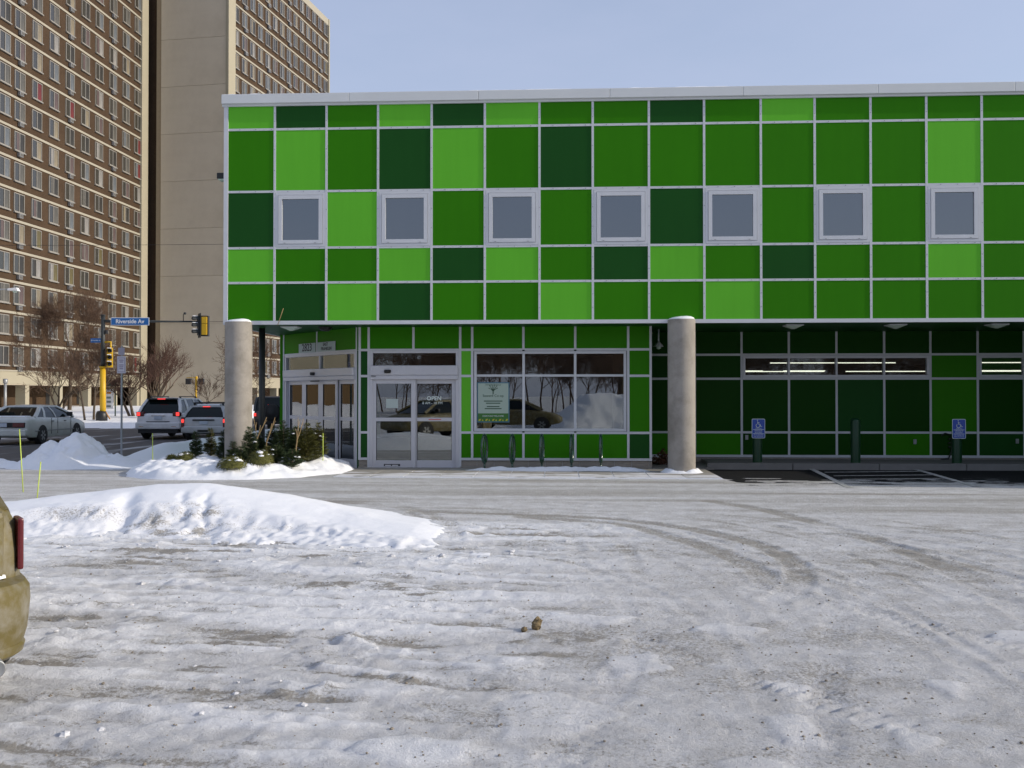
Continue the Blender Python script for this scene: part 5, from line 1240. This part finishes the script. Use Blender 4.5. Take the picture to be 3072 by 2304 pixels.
Yc = Yb + 0.16 * np.clip((np.abs(Xb) - 0.55) / 0.3, 0, 1.2) ** 2
o = put('bumper_snow', grid_mesh('bumper_snow', Xb, Yc, Zb, M['cap_snow']), gc)
for s in (-1, 1): bx(gc, 'tail_light', M['red_dim'], *sorted((s * 0.865, s * 0.898)), 0.03, 0.20, 0.74, 1.03, b=0.012)
bx(gc, 'tail_gate', GP, -0.79, 0.79, -0.03, 0.1, 0.70, 1.08, b=0.035)
bx(gc, 'emblem', M['chrome'], 0.62, 0.70, -0.04, -0.028, 0.765, 0.80, b=0.004)
eb = MB().lathe([(0.040, 0.0), (0.046, -0.004), (0.048, 0.01), (0.046, 0.30), (0.0, 0.30)], 18, 'y', (0, 0, 0)); eb.lathe([(0.039, 0.002), (0.037, 0.25), (0.0, 0.25)], 18, 'y', (0, 0, 0), 1)
o = eb.build('exhaust_pipe', [M['galv'], M['black']], gc); o.location = (0.72, -0.26, 0.27)

# ------------------------------------------------------------------ street furniture
SP = tpx(222, 60, 0.25)
sig = thing('traffic_signal', 'dark traffic signal pole with yellow lower shaft, mast arm and blue street name signs', 'traffic signal', SP, YAW)
MB().tube([(0, 0, 3.20), (0, 0, 6.35)], [0.135, 0.115], 14).lathe([(0.12, 6.35), (0.15, 6.36), (0.15, 6.42), (0, 6.44)], 14).build('pole', M['pole_dark'], sig)
MB().tube([(0.02, 0, 0), (0.0, 0, 3.24)], [0.185, 0.165], 14).lathe([(0.21, 3.18), (0.21, 3.26), (0, 3.26)], 14).build('lower_pole', M['sig_yellow'], sig)
bp = MB().lathe([(0.34, -0.3), (0.34, 0.35), (0.26, 0.52), (0.18, 0.55), (0, 0.55)], 18, 'z', (-0.06, 0, 0)).build('base_cover', M['black'], sig)
MB().beam((0.1, 0, 0.62), (0.45, 0, 0.05), 0.09, 0.05).build('guy_strut', mat('strut_orange', (0.42, 0.20, 0.05), 0.7), sig)
MB().tube([(0, 0, 6.05), (0.35, 0, 6.02), (6.05, 0.0, 6.00)], [0.10, 0.085, 0.05], 10).build('mast_arm', M['pole_dark'], sig)
sp_ = MB().bbox(0.52, 2.86, -0.13, -0.11, 5.76, 6.24, 0.006).build('street_name_sign', M['white'], sig); sp_['label'] = 'long blue sign reading Riverside Av'
MB().bbox(0.55, 2.83, -0.138, -0.128, 5.79, 6.21, 0.004).build('sign_face', M['street_blue'], sp_)
text('lettering', 'Riverside Av', 0.34, M['white'], sp_, (1.69, -0.142, 5.995), (math.pi / 2, 0, 0), 0.002, bold=0.006)
for x in (0.9, 2.4): MB().box(x, x + 0.05, -0.11, 0.02, 5.9, 6.1).build('sign_bracket', M['pole_dark'], sig)
s2 = MB().bbox(-0.75, -0.10, -0.02, 0.02, 4.72, 4.98, 0.004).build('street_name_sign', M['street_blue'], sig); s2['label'] = 'small blue cross street name sign'
text('lettering', 'E Franklin Av', 0.11, M['white'], s2, (-0.42, -0.025, 4.85), (math.pi / 2, 0, 0), 0.002)
MB().bbox(0.12, 0.26, -0.1, 0.1, 5.25, 5.48, 0.02).build('relay_box', M['black'], sig)
def signal_head(parent, x, z, face, housing, n=3, back=True, side_m=None):
    """three lens head; face = yaw of the lenses (0 looks to -y)"""
    h = MB(); s = 0.40
    h.bbox(-0.17, 0.17, -0.10, 0.14, 0, n * s, 0.02)
    o = h.build('signal_head', housing, parent, (x, 0, z)); o.rotation_euler = (0, 0, face)
    if back: put('back_plate', MB().bbox(-0.33, 0.33, 0.0, 0.02, -0.15, n * s + 0.15, 0.006).mesh('back_plate', M['sig_dark']), o)
    for k in range(n):
        v = MB(); m_ = 10
        pts = []
        for i in range(m_ + 1):
            a = math.radians(-20 + 220 * i / m_); pts.append((0.155 * math.cos(a), 0.155 * math.sin(a)))
        vv = [(p[0], -0.10, p[1] + s * (k + 0.5)) for p in pts] + [(p[0] * 0.97, -0.44 + 0.08 * (p[1] < 0), p[1] * 0.97 + s * (k + 0.5) - 0.02) for p in pts]
        vv += [(p[0] * 0.9, q, z2 - 0.0) for (p, q, z2) in [((a[0], 0), a[1], a[2]) for a in vv]]
        f = [(i, i + 1, m_ + 2 + i, m_ + 1 + i) for i in range(m_)]
        v.add(vv[:2 * (m_ + 1)], f, 0, True)
        put('visor', v.mesh('visor', M['sig_dark']), o)
        put('visor_snow', MB().bbox(-0.11, 0.11, -0.42, -0.12, s * (k + 0.5) + 0.145, s * (k + 0.5) + 0.19, 0.02).mesh('visor_snow', M['cap_snow']), o)
        put('lens', MB().lathe([(0.11, 0.0), (0.08, -0.02), (0, -0.03)], 16, 'y', (0, -0.10, s * (k + 0.5))).mesh('lens', M['black']), o)
    return o
hd = signal_head(sig, 5.88, 5.16, -R(58), M['sig_dark'])
MB().bbox(6.02, 6.46, -0.14, 0.16, 5.10, 6.36, 0.03).build('signal_back', M['black'], sig); MB().bbox(6.07, 6.40, -0.22, -0.12, 5.18, 5.86, 0.02).bbox(6.07, 6.40, -0.22, -0.12, 5.88, 6.28, 0.02).build('signal_door', M['sig_yellow'], sig)
hd2 = signal_head(sig, 0.42, 3.20, R(15), M['sig_yellow'], back=False)
MB().tube([(0.48, 0, 4.22), (0.48, 0, 4.75), (0.1, 0, 4.75)], 0.06, 8).build('bracket', M['sig_yellow'], sig)
MB().tube([(4.9, 0, 6.05), (4.9, 0, 6.45), (5.02, 0, 6.5)], 0.025, 6).lathe([(0.0, 6.42), (0.09, 6.45), (0.09, 6.55), (0, 6.58)], 10, 'z', (5.0, 0, 0)).build('camera_mount', M['sig_dark'], sig)
# far pedestrian signal
PSg = tpx(424, 76, 0.2)
ps = thing('pedestrian_signal', 'short yellow pole with two black pedestrian signal boxes before the tan shaft', 'traffic signal', PSg, YAW)
MB().tube([(0, 0, 0), (0, 0, 2.95)], 0.09, 12).lathe([(0.1, 2.9), (0.1, 3.0), (0, 3.04)], 12).build('pole', M['sig_yellow'], ps)
MB().tube([(-0.75, 0, 2.92), (0.1, 0, 2.92)], 0.03, 8).build('bracket', M['sig_yellow'], ps)
for x0 in (-0.80, 0.20): MB().bbox(x0, x0 + 0.40, -0.15, 0.12, 2.40, 2.85, 0.03).build('signal_box', M['black'], ps)
# parking sign on a galvanised pole
sg = thing('sign_post', 'thin galvanised sign post with two pale regulation signs in the snow bank', 'sign', tpx(263, 26.2, 0.1), YAW)
MB().beam((0, 0, -0.1), (0, 0, 2.95), 0.055, 0.035, (1, 0, 0)).build('pole', M['galv'], sg)
a = MB().bbox(-0.085, 0.085, -0.035, -0.03, 2.70, 2.90, 0.001).build('sign_plate', mat('sign_grey', (0.30, 0.28, 0.33), 0.5), sg)
b_ = MB().bbox(-0.115, 0.115, -0.035, -0.03, 2.22, 2.67, 0.001).build('sign_plate', mat('sign_pale', (0.55, 0.53, 0.57), 0.5), sg)
lm = MB().box(-0.095, 0.095, -0.038, -0.035, 2.62, 2.635).box(-0.095, 0.095, -0.038, -0.035, 2.25, 2.265).box(-0.095, -0.085, -0.038, -0.035, 2.265, 2.62).box(0.085, 0.095, -0.038, -0.035, 2.265, 2.62)
for z, w in ((2.57, .06), (2.52, .05), (2.44, .06), (2.39, .055), (2.34, .05)): lm.box(-w, w, -0.038, -0.035, z - 0.012, z + 0.012)
put('print_lines', lm.mesh('print_lines', mat('sign_ink', (0.20, 0.16, 0.24), 0.6)), b_)
# ad panel by the far kerb, green post
ad = thing('poster_board', 'white lit-looking poster board on a green post beside the yellow signal pole', 'sign', tpx(236, 66, 0.3), YAW)
MB().bbox(-0.22, 0.30, -0.05, 0.0, 0.55, 1.85, 0.01).build('board', M['white'], ad)
pm = MB()
for k, (c0, z) in enumerate(((0, 1.62), (1, 1.30), (1, 1.02), (1, 0.72))): pm.box(-0.16, 0.14, -0.056, -0.05, z - 0.07, z + 0.07, c0)
pm.build('print_blocks', [mat('print_orange', (0.55, 0.22, 0.03), 0.6), mat('print_grey', (0.18, 0.22, 0.20), 0.6)], ad)
MB().bbox(-0.28, 0.42, -0.03, 0.04, 2.05, 2.45, 0.01).build('header_board', mat('shelter_dark', (0.045, 0.07, 0.05), 0.5), ad)
for x in (-0.30, 0.40): MB().box(x - 0.035, x + 0.035, 0.0, 0.06, -0.4, 2.5).build('post', M['bollard'], ad)
gp = thing('grey_post', 'plain grey post standing before the tower colonnade at the far left', 'post', tpx(11.5, 70, 0.3), YAW); MB().tube([(0, 0, -0.4), (0, 0, 2.6)], 0.10, 10).lathe([(0.13, 2.3), (0.16, 2.35), (0.16, 2.62), (0, 2.65)], 10).build('post', M['galv'], gp)
# street lamp whose arm reaches in from the left
sl = thing('street_lamp', 'pale cobra-head street lamp reaching in over the street at the far left', 'street lamp', tpx(-46, 58, 0), YAW)
MB().tube([(0, 0, -0.2), (0, 0, 7.2), (0.15, 0, 7.75), (0.6, 0, 8.0), (1.75, 0, 8.0)], [0.12, 0.09, 0.07, 0.05, 0.04], 10).build('pole', M['galv'], sl)
MB().add([(1.70, -0.12, 7.94), (2.35, -0.17, 7.90), (2.35, 0.17, 7.90), (1.70, 0.12, 7.94), (1.72, -0.09, 8.06), (2.25, -0.13, 8.10), (2.25, 0.13, 8.10), (1.72, 0.09, 8.06)], [(0, 3, 2, 1), (4, 5, 6, 7), (0, 1, 5, 4), (1, 2, 6, 5), (2, 3, 7, 6), (3, 0, 4, 7)]).build('lamp_head', M['white'], sl)
MB().lathe([(0.14, 0.0), (0.10, -0.08), (0, -0.10)], 14, 'z', (2.1, 0, 7.91)).build('lens', M['lens'], sl)
# overhead wires
for k, (d, y0, y1, lab) in enumerate(((66, 527, 529, 'upper thin overhead wire crossing the brick tower'), (62, 690, 697, 'lower overhead wire at the height of the signal arm'))):
    p = tpx(-900, d); q = tpx(760, d); zf = lambda y: CAMZ + (855 - y) / 2124 * d
    w = thing('overhead_wire', lab, 'wire', p, 0, 'overhead wires'); n = 24
    MB().tube([((q.x - p.x) * i / n, (q.y - p.y) * i / n, zf(y0) + (zf(y1) - zf(y0)) * i / n - 0.5 * math.sin(math.pi * i / n) * 0.4 + 0.15) for i in range(n + 1)], 0.012, 4).build('cable', M['black'], w)
# snow stakes
for x, y, top, lab in (((53, 1062, 930, 'tall leaning yellow-green stake before the snow pile, leftmost of the four')), ((79, 1078, 1000, 'short yellow-green stake leaning right, second from the left edge')), ((331, 1012, 938, 'yellow-green stake standing alone between the snow pile and the shrubs')), ((698, 1000, 938, 'yellow-green stake at the right end of the snowy shrub bed'))):
    d = 1.72 * 2124 / (y - 855) if x < 600 else 22.0; zb = 0.0 if x < 600 else 0.30
    b0 = tpx(x, d, zb - 0.1); zt = CAMZ + (855 - top) / 2124 * d; lean = {53: -0.085, 79: 0.075, 331: -0.01, 698: 0.0}[x]
    s = thing('snow_stake', lab, 'stake', b0, YAW, 'yellow-green snow stakes'); MB().tube([(0, 0, -0.1), (lean, 0, zt - zb + 0.1)], 0.0095, 8).build('rod', M['stake'], s)
    MB().tube([(lean, 0, zt - zb + 0.095), (lean, 0, zt - zb + 0.12)], 0.0105, 8).build('tip', M['stake'], s)

# ------------------------------------------------------------------ leaf shaped bike racks
def rack_proto(lab):
    t = thing('bike_rack', lab, 'bike rack', (0, 0, 0), 0, 'leaf shaped bike racks'); n = 14; z0, z1, hw = 0.16, 0.80, 0.17
    pts = []
    for i in range(n + 1):
        a = math.pi * i / n; pts.append((hw * math.sin(a) ** 1.15, 0, z0 + (z1 - z0) * (1 - math.cos(a)) / 2))
    MB().tube(pts + [(-p[0], p[1], p[2]) for p in reversed(pts[1:-1])], 0.031, 10, closed=True).build('leaf_hoop', M['rack'], t)
    MB().tube([(0, 0, -0.03), (0, 0, z0 + 0.02)], 0.024, 10).build('stem', M['rack'], t)
    MB().tube([(0, 0, z0), (0.0, 0, (z0 + z1) / 2), (0, 0, z1)], 0.013, 8).build('midrib', M['rack'], t)
    MB().lathe([(0.06, 0.0), (0.06, 0.012), (0, 0.014)], 14, 'z', (0, 0, 0.0)).build('foot', M['rack'], t)
    return t
rk = rack_proto('')
labs = ['green leaf shaped bike rack nearest the front sliding door', 'green leaf shaped bike rack second from the sliding door', 'green leaf shaped bike rack in the middle of the row of five', 'green leaf shaped bike rack second from the concrete column', 'green leaf shaped bike rack nearest the concrete column']
for i, (x, ang) in enumerate(((-1.81, 1.27), (-1.17, 1.31), (-0.49, 1.36), (0.19, 1.42), (0.86, 1.44))):
    o = rk if i == 0 else copy_tree(rk); o.location = (x, 22.60, 0.02); o.rotation_euler = (0, 0, ang); o['label'] = labs[i]

# ------------------------------------------------------------------ bollards with accessible parking signs
def bollard(x, y, h, lab, sign):
    t = thing('bollard', lab, 'bollard', (x, y, 0.115), 0, 'green bollards at the kerb'); r = 0.112
    MB().lathe([(r, -0.02), (r, h - 0.06), (r * 0.92, h - 0.02), (r * 0.6, h + 0.02), (0, h + 0.03)], 24).build('post', M['bollard'], t, sharp=R(40))
    MB().lathe([(r + 0.03, -0.005), (r + 0.03, 0.012), (r, 0.02)], 24).build('base_ring', M['curb'], t)
    if sign:
        w, hh = 0.155, 0.46; z0 = 1.06 - hh; y0 = -r - 0.02
        def rr_(mb, x0, x1, ya, yb, z0_, z1_, rad, mi=0):
            pts = []
            for cx_, cz_, a0 in ((x1 - rad, z1_ - rad, 0), (x0 + rad, z1_ - rad, 90), (x0 + rad, z0_ + rad, 180), (x1 - rad, z0_ + rad, 270)):
                for k in range(5): a = R(a0 + 22.5 * k); pts.append((cx_ + rad * math.cos(a), cz_ + rad * math.sin(a)))
            n = len(pts); v = [(p[0], ya, p[1]) for p in pts] + [(p[0], yb, p[1]) for p in pts]
            mb.add(v, [tuple(reversed(range(n))), tuple(range(n, 2 * n))] + [(i, (i + 1) % n, n + (i + 1) % n, n + i) for i in range(n)], mi)
        s = MB(); rr_(s, -w, w, y0 - 0.004, y0, z0, z0 + hh, 0.03); s = s.build('sign_plate', M['letter'], t)
        f = MB(); rr_(f, -w + 0.011, w - 0.011, y0 - 0.006, y0 - 0.004, z0 + 0.011, z0 + hh - 0.011, 0.022); put('sign_face', f.mesh('sign_face', M['sign_blue']), s)
        q = MB(); Y = y0 - 0.010; zc = z0 + 0.325
        pts = [(0.045 * math.cos(a) - 0.012, Y, zc - 0.025 + 0.045 * math.sin(a)) for a in [math.radians(130 + 250 * i / 14) for i in range(15)]]
        q.tube(pts, 0.0075, 6); q.tube([(-0.02, Y, zc + 0.075), (-0.014, Y, zc + 0.012), (0.034, Y, zc + 0.008), (0.056, Y, zc - 0.05), (0.082, Y, zc - 0.044)], 0.0085, 6); q.tube([(-0.016, Y, zc + 0.045), (0.026, Y, zc + 0.043)], 0.0065, 6)
        q.lathe([(0.0, -0.013), (0.011, -0.006), (0.013, 0), (0.011, 0.006), (0, 0.013)], 10, 'z', (-0.022, Y, zc + 0.098))
        put('wheelchair_symbol', q.mesh('wheelchair_symbol', M['letter']), s)
        g = MB()
        for z in (z0 + 0.205, z0 + 0.11): g.box(-w + 0.03, w - 0.03, y0 - 0.009, y0 - 0.006, z - 0.005, z + 0.005)
        put('rule_lines', g.mesh('rule_lines', M['letter']), s)
        for body, z, sz in (('PARKING', 0.232, 0.034), ('VEHICLE ID', 0.178, 0.036), ('REQUIRED', 0.140, 0.036), ('UP TO $200 FINE', 0.078, 0.030), ('FOR VIOLATION', 0.044, 0.030)):
            text('lettering', body, sz, M['letter'], s, (0, y0 - 0.008, z0 + z), (math.pi / 2, 0, 0), 0.0008)
    return t
bollard(4.62, 23.72, 0.80, 'green bollard with a blue accessible parking sign nearest the concrete column', True)
bollard(6.92, 23.72, 1.05, 'tall green bollard without any sign between the two signed ones', False)
bollard(9.27, 23.72, 0.80, 'green bollard with a blue accessible parking sign at the right edge beside the black hose', True)
hs = thing('wall_hose', 'black hose hanging in a loop on the wall behind the right bollard', 'hose', (9.72, YR - 0.06, 0.12))
MB().tube([(0, 0, 0.62), (-0.12, 0, 0.66), (-0.22, -0.01, 0.60)], 0.016, 8).tube([(0.02, 0, 0.60), (0.05, -0.02, 0.45), (0.03, 0, 0.20), (-0.05, -0.02, 0.02), (-0.25, -0.05, -0.0)], 0.018, 8).build('hose', M['black'], hs)
for z in (0.30, 0.40, 0.50): MB().box(-0.03, 0.07, 0.0, 0.06, z, z + 0.03).build('bracket', M['black'], hs)

# ------------------------------------------------------------------ shrubs in the snowy bed
def bed_z(x, y): return float(bed_fn(np.array([x]), np.array([y]))[0][0])
def conifer(h, w, seed, mt, lab, x, y, group='small evergreens in the snowy bed', snow=0.035):
    rr = random.Random(seed); t = thing('small_evergreen', lab, 'shrub', (x, y, max(bed_z(x, y), 0) - 0.03), rr.uniform(0, 6), group)
    MB().tube([(0, 0, -0.1), (rr.gauss(0, .015), rr.gauss(0, .015), h * 0.98)], [0.022, 0.004], 6).build('stem', M['bark'], t)
    f = MB(); sn = MB(); z = 0.05
    def spray(p, d, l):
        d = d.normalized(); side = d.cross(Vector((0, 0, 1))).normalized() if abs(d.z) < 0.95 else Vector((1, 0, 0)); up = side.cross(d)
        m = max(int(l / 0.022), 3)
        for i in range(m):
            q = p + d * (l * (i + 0.5) / m)
            for s in (-1, 1, 0.2, -0.3):
                k = (0.048 + 0.028 * rr.random()) * (1.1 - 0.5 * i / m)
                e = q + (side * s + d * 0.75 + up * rr.uniform(-0.5, 0.7)).normalized() * k; b0 = d * 0.009
                f.add([q - b0, q + b0, e], [(0, 1, 2)])
    nlev = int(h / 0.036)
    for i in range(nlev):
        z = h * (0.04 + 0.94 * i / nlev); rad = w * (1 - i / nlev) ** 0.75 * rr.uniform(0.75, 1.15) + 0.03
        nb = 7 if i < nlev * 0.7 else 5; a0 = rr.uniform(0, 6.28)
        for k in range(nb):
            if rr.random() < 0.12: continue
            a = a0 + 6.283 * k / nb + rr.gauss(0, .2); d = Vector((math.cos(a), math.sin(a), rr.uniform(0.12, 0.55)))
            p = Vector((0, 0, z)); spray(p, d, rad)
            if rad > 0.12: 
                for s in (-1, 1):
                    d2 = Quaternion((0, 0, 1), s * 0.7) @ d; spray(p + d.normalized() * rad * 0.45, d2, rad * 0.5)
            if rr.random() < snow and rad > 0.1:
                c = p + d.normalized() * rad * rr.uniform(0.55, 0.9) + Vector((0, 0, 0.02)); rock(sn, c.x, c.y, c.z, rr.uniform(0.02, 0.06), seed * 100 + i * 9 + k, 0.5)
    f.build('foliage', M[mt], t)
    if sn.v: sn.build('snow_clumps', M['cap_snow'], t)
    return t
def bpx(x, d): p = tpx(x, d); return p.x, p.y
SH = [(424, 22.6, .62, .17, 'needle', 'narrow spiky evergreen, leftmost of the row before the silver wagon'), (455, 22.9, .68, .18, 'needle_olive', 'olive tinted spiky evergreen second from the left end of the bed'), (483, 22.6, .70, .19, 'needle', 'grey-green spiky evergreen standing left of the corner column foot'), (504, 22.0, .48, .17, 'needle', 'low evergreen directly before the corner column'), (540, 21.6, .80, .27, 'needle', 'larger evergreen covering the right side of the corner column foot'), (560, 23.2, .62, .22, 'needle', 'dark evergreen behind the bare yellow twigs'), (588, 23.4, .80, .26, 'needle', 'dark shaggy evergreen below the black off-roader'), (612, 22.8, .95, .32, 'needle', 'tallest dark evergreen before the left leaf of the corner door'), (640, 22.3, .82, .34, 'needle', 'broad dark evergreen in the middle of the right half of the bed'), (664, 21.9, .90, .36, 'needle_olive', 'broad olive evergreen before the corner door, second from the right'), (688, 22.3, .80, .24, 'needle_olive', 'olive evergreen beside the right snow stake'), (520, 21.0, .40, .2, 'needle', 'low dark evergreen with snow clumps at the front of the bed'), (600, 21.4, .45, .26, 'needle', 'low dark evergreen half buried in snow before the tallest one'), (632, 21.2, .42, .26, 'needle', 'low dark evergreen half buried right of the tallest one'), (578, 21.3, .42, .2, 'needle_olive', 'small olive evergreen behind the round mound')]
for i, (x, d, h_, w_, mt, lab) in enumerate(SH): px_, py_ = bpx(x, d); conifer(h_, w_, 60 + i, mt, lab, px_, py_)
def mound(x, d, w, h_, lab, seed):
    px_, py_ = bpx(x, d); t = thing('juniper_mound', lab, 'shrub', (px_, py_, max(bed_z(px_, py_), 0) - 0.04), 0, 'round evergreen mounds in the snow'); rr = random.Random(seed); f = MB()
    co = MB().lathe([(w * 0.8, 0), (w * 0.72, h_ * 0.4), (w * 0.55, h_ * 0.74), (w * 0.2, h_ * 0.88), (0, h_ * 0.9)], 18).build('core', M['needle_olive'], t)
    for k in range(700):
        a = rr.uniform(0, 6.283); u = rr.random() ** 0.6; ph = u * math.pi / 2
        p = Vector((math.cos(a) * w * math.sin(ph), math.sin(a) * w * math.sin(ph), h_ * math.cos(ph))); nrm = Vector((p.x / w, p.y / w, p.z / h_ + 0.1)).normalized()
        tg = nrm.cross(Vector((rr.gauss(0, 1), rr.gauss(0, 1), rr.gauss(0, 1)))).normalized(); e = p + (nrm * 0.35 + tg).normalized() * rr.uniform(0.04, 0.13); s = nrm.cross(tg) * 0.008
        f.add([p - s, p + s, e], [(0, 1, 2)])
    f.build('foliage', M['needle_olive'], t)
    sn = MB()
    for k in range(5):
        a = rr.uniform(0, 6.28); q = rr.uniform(0.2, 0.75) * w; rock(sn, q * math.cos(a), q * math.sin(a), h_ * math.sqrt(max(0.05, 1 - (q / w) ** 2)) - 0.01, rr.uniform(0.03, 0.075) * (w / 0.25), seed * 50 + k, 0.45)
    sn.build('snow_clumps', M['cap_snow'], t)
mound(402, 21.8, .22, .20, 'round olive mound at the left end of the bed under the first evergreen', 1); mound(502, 20.6, .30, .21, 'large olive mound at the front of the bed with a bright snow cap', 2); mound(562, 20.9, .27, .26, 'large round olive mound right of the corner column', 3)
mound(372, 21.9, .11, .14, 'tiny olive tuft poking out of the snow, left of the mounds', 4)
for i, (x, d, lab, br) in enumerate(((553, 21.9, 'forked bare yellowish twigs right of the corner column', ((-.05, .02, .95), (.10, 0, .80), (.24, 0, .98))), (575, 21.9, 'leaning bare yellowish twig before the black off-roader', ((.20, 0, .95), (.12, 0.05, .82))), (640, 21.6, 'forked bare yellowish twigs before the corner door', ((.04, 0, .98), (.16, 0.02, .95), (-.02, 0, .72))))):
    px_, py_ = bpx(x, d); t = thing('bare_twigs', lab, 'twigs', (px_, py_, bed_z(px_, py_) - 0.03), YAW, 'bare twigs in the bed'); b = MB()
    for k, (ex, ey, ez) in enumerate(br):
        fork = Vector((0.02, 0, 0.42 + 0.04 * k)); e = Vector((ex, ey, ez)); b.tube([(0, 0, 0), fork * 0.6 + Vector((-.015, 0, 0)), fork, fork.lerp(e, 0.5) + Vector((0.015, 0, 0.01)), e], [0.012, 0.011, 0.010, 0.008, 0.005], 6)
        b.tube([fork.lerp(e, 0.5), fork.lerp(e, 0.8) + Vector((0.05, 0, 0.03))], [0.006, 0.003], 5)
    b.build('stems', M['stick'], t)
# heap of dead leaves by the column
dl = thing('leaf_heap', 'heap of dead red-brown leaves in the niche beside the concrete column', 'leaves', (2.45, 24.4, 0.03)); b = MB(); rr = random.Random(9)
for k in range(420):
    a = rr.uniform(0, 6.28); r_ = rr.random() ** .7; p = Vector((0.30 * r_ * math.cos(a), 0.22 * r_ * math.sin(a), rr.random() * 0.42 * (1 - r_ * 0.6))); u = Vector((rr.gauss(0, 1), rr.gauss(0, 1), rr.gauss(0, 1))).normalized(); v_ = u.cross(Vector((rr.gauss(0, 1), rr.gauss(0, 1), rr.gauss(0, 1)))).normalized()
    b.add([p - u * .035, p + v_ * .02, p + u * .035, p - v_ * .02], [(0, 1, 2, 3)])
b.build('leaves', M['dead_leaf'], dl)

# ------------------------------------------------------------------ what stands behind the viewer and shows in the glass
def back_bank(X, Y):
    Z = 2.05 * sst(-4.2, -7.4, Y + 0.9 * fbm(X * 0.25, Y * 0, 3, 3)) * sst(-17, -13, Y) * (0.80 + 0.40 * fbm(X * 0.30, Y * 0.2, 5, 4)) * sst(-1.9, 1.4, X + 0.3 * fbm(X, Y, 2, 2)) + 0.16 * fbm(X * 1.2, Y * 1.2, 7, 4) - 0.12
    return Z, 0 * X + 0.1, 0 * X, 0 * X + 0.9
o = field('snow_bank', (-4, 26), (-19, -3.6), 0.12, back_bank, M['snow']); tag(o, 'tall plowed snow bank behind the viewer, mirrored in the shop window', 'snow bank')
g2 = gold_car('gold car parked behind the viewer, mirrored in the shop window', (-4.75, -1.75, 0.0), -math.pi / 2 + 0.04)
bx(g2, 'bumper', GP, -0.88, 0.88, -0.10, 0.12, 0.36, 0.70, b=0.06)
tree('tall bare park tree behind the viewer, nearest to the tall snow bank', (4, -21, 0), 71, 9, group='park trees behind the viewer', spread=0.95, trunk_r=0.22, first=3.6, levels=5, nb=4, upright=0.6, dense=1.2)
tree('wide bare park tree behind the viewer, beside the parked gold car', (-7, -22, 0), 77, 8.5, group='park trees behind the viewer', spread=1.05, trunk_r=0.24, first=3.0, levels=5, nb=4, upright=0.5, dense=1.2)
# dense wood of bare trees beyond the lot behind the viewer: one mass
rr = random.Random(17); protos = []
for k in range(5):
    a, c = tree_mesh(200 + k, 8.5, spread=0.8, trunk_r=0.055, first=2.6, levels=4, nb=4, upright=0.75, dense=2)
    v = np.array(a.v + c.v); f = [q for q in a.f] + [tuple(i + len(a.v) for i in q) for q in c.f]; f = np.array([q for q in f if len(q) == 4]); protos.append((v, f))
vs_, fs_ = [], []; base = 0
for k in range(230):
    v, f = protos[k % 5]; s = rr.uniform(0.8, 1.3); a = rr.uniform(0, 6.28); ca, sa = math.cos(a) * s, math.sin(a) * s
    x, y = rr.uniform(-70, 80), -25 - 42 * rr.random() ** 1.2
    vs_.append(np.stack([v[:, 0] * ca - v[:, 1] * sa + x, v[:, 0] * sa + v[:, 1] * ca + y, v[:, 2] * s], 1)); fs_.append(f + base); base += len(v)
V_ = np.concatenate(vs_).astype(np.float32); F_ = np.concatenate(fs_).astype(np.int32)
me = bpy.data.meshes.new('wood'); me.vertices.add(len(V_)); me.vertices.foreach_set('co', V_.ravel()); me.loops.add(F_.size); me.loops.foreach_set('vertex_index', F_.ravel())
me.polygons.add(len(F_)); me.polygons.foreach_set('loop_start', np.arange(0, F_.size, 4, dtype=np.int32)); me.polygons.foreach_set('loop_total', np.full(len(F_), 4, np.int32)); me.update(calc_edges=True); me.materials.append(M['twig'])
put('wood', me)['kind'] = 'stuff'; print('WOOD', len(F_))
# tan block across the side street, mirrored in the corner door
nb_ = thing('tan_building', 'low tan building across the street left of the photo, mirrored in the corner door', 'building', (-50, 40, 0))
MB().box(-8, 6, -22, 26, 2.5, 13).build('wall', M['cream'], nb_); MB().box(-8, 5.9, -21.9, 25.9, 0, 2.5).build('base_wall', mat('ochre_wall', (0.16, 0.10, 0.045), 0.8), nb_)
for k in range(9):
    for z in (4.6, 8.4):
        w_ = MB().box(5.97, 6.05, -20 + k * 5, -17.6 + k * 5, z, z + 1.8).build('window', M['win_frame'], nb_); put('pane', MB().box(6.05, 6.07, -19.9 + k * 5, -17.7 + k * 5, z + 0.1, z + 1.7).mesh('pane', M['glass_tower']), w_)
o = field('snow_bank', (-42, -30), (16, 60), 0.3, lambda X, Y: (1.5 * np.exp(-((X + 37) / 2.2) ** 2) * (0.8 + 0.5 * fbm(X * .3, Y * .3, 3, 4)) - 0.1, 0 * X + .1, 0 * X, 0 * X + .9), M['snow']); tag(o, 'long snow bank along the far kerb, mirrored in the corner door', 'snow bank')
# unseen block added off to the right to shade the asphalt and recess
bbuild(MB().box(13.4, 34, 18.3, 25.2, -0.05, 3.25), 'shade_block', M['green_mid'])
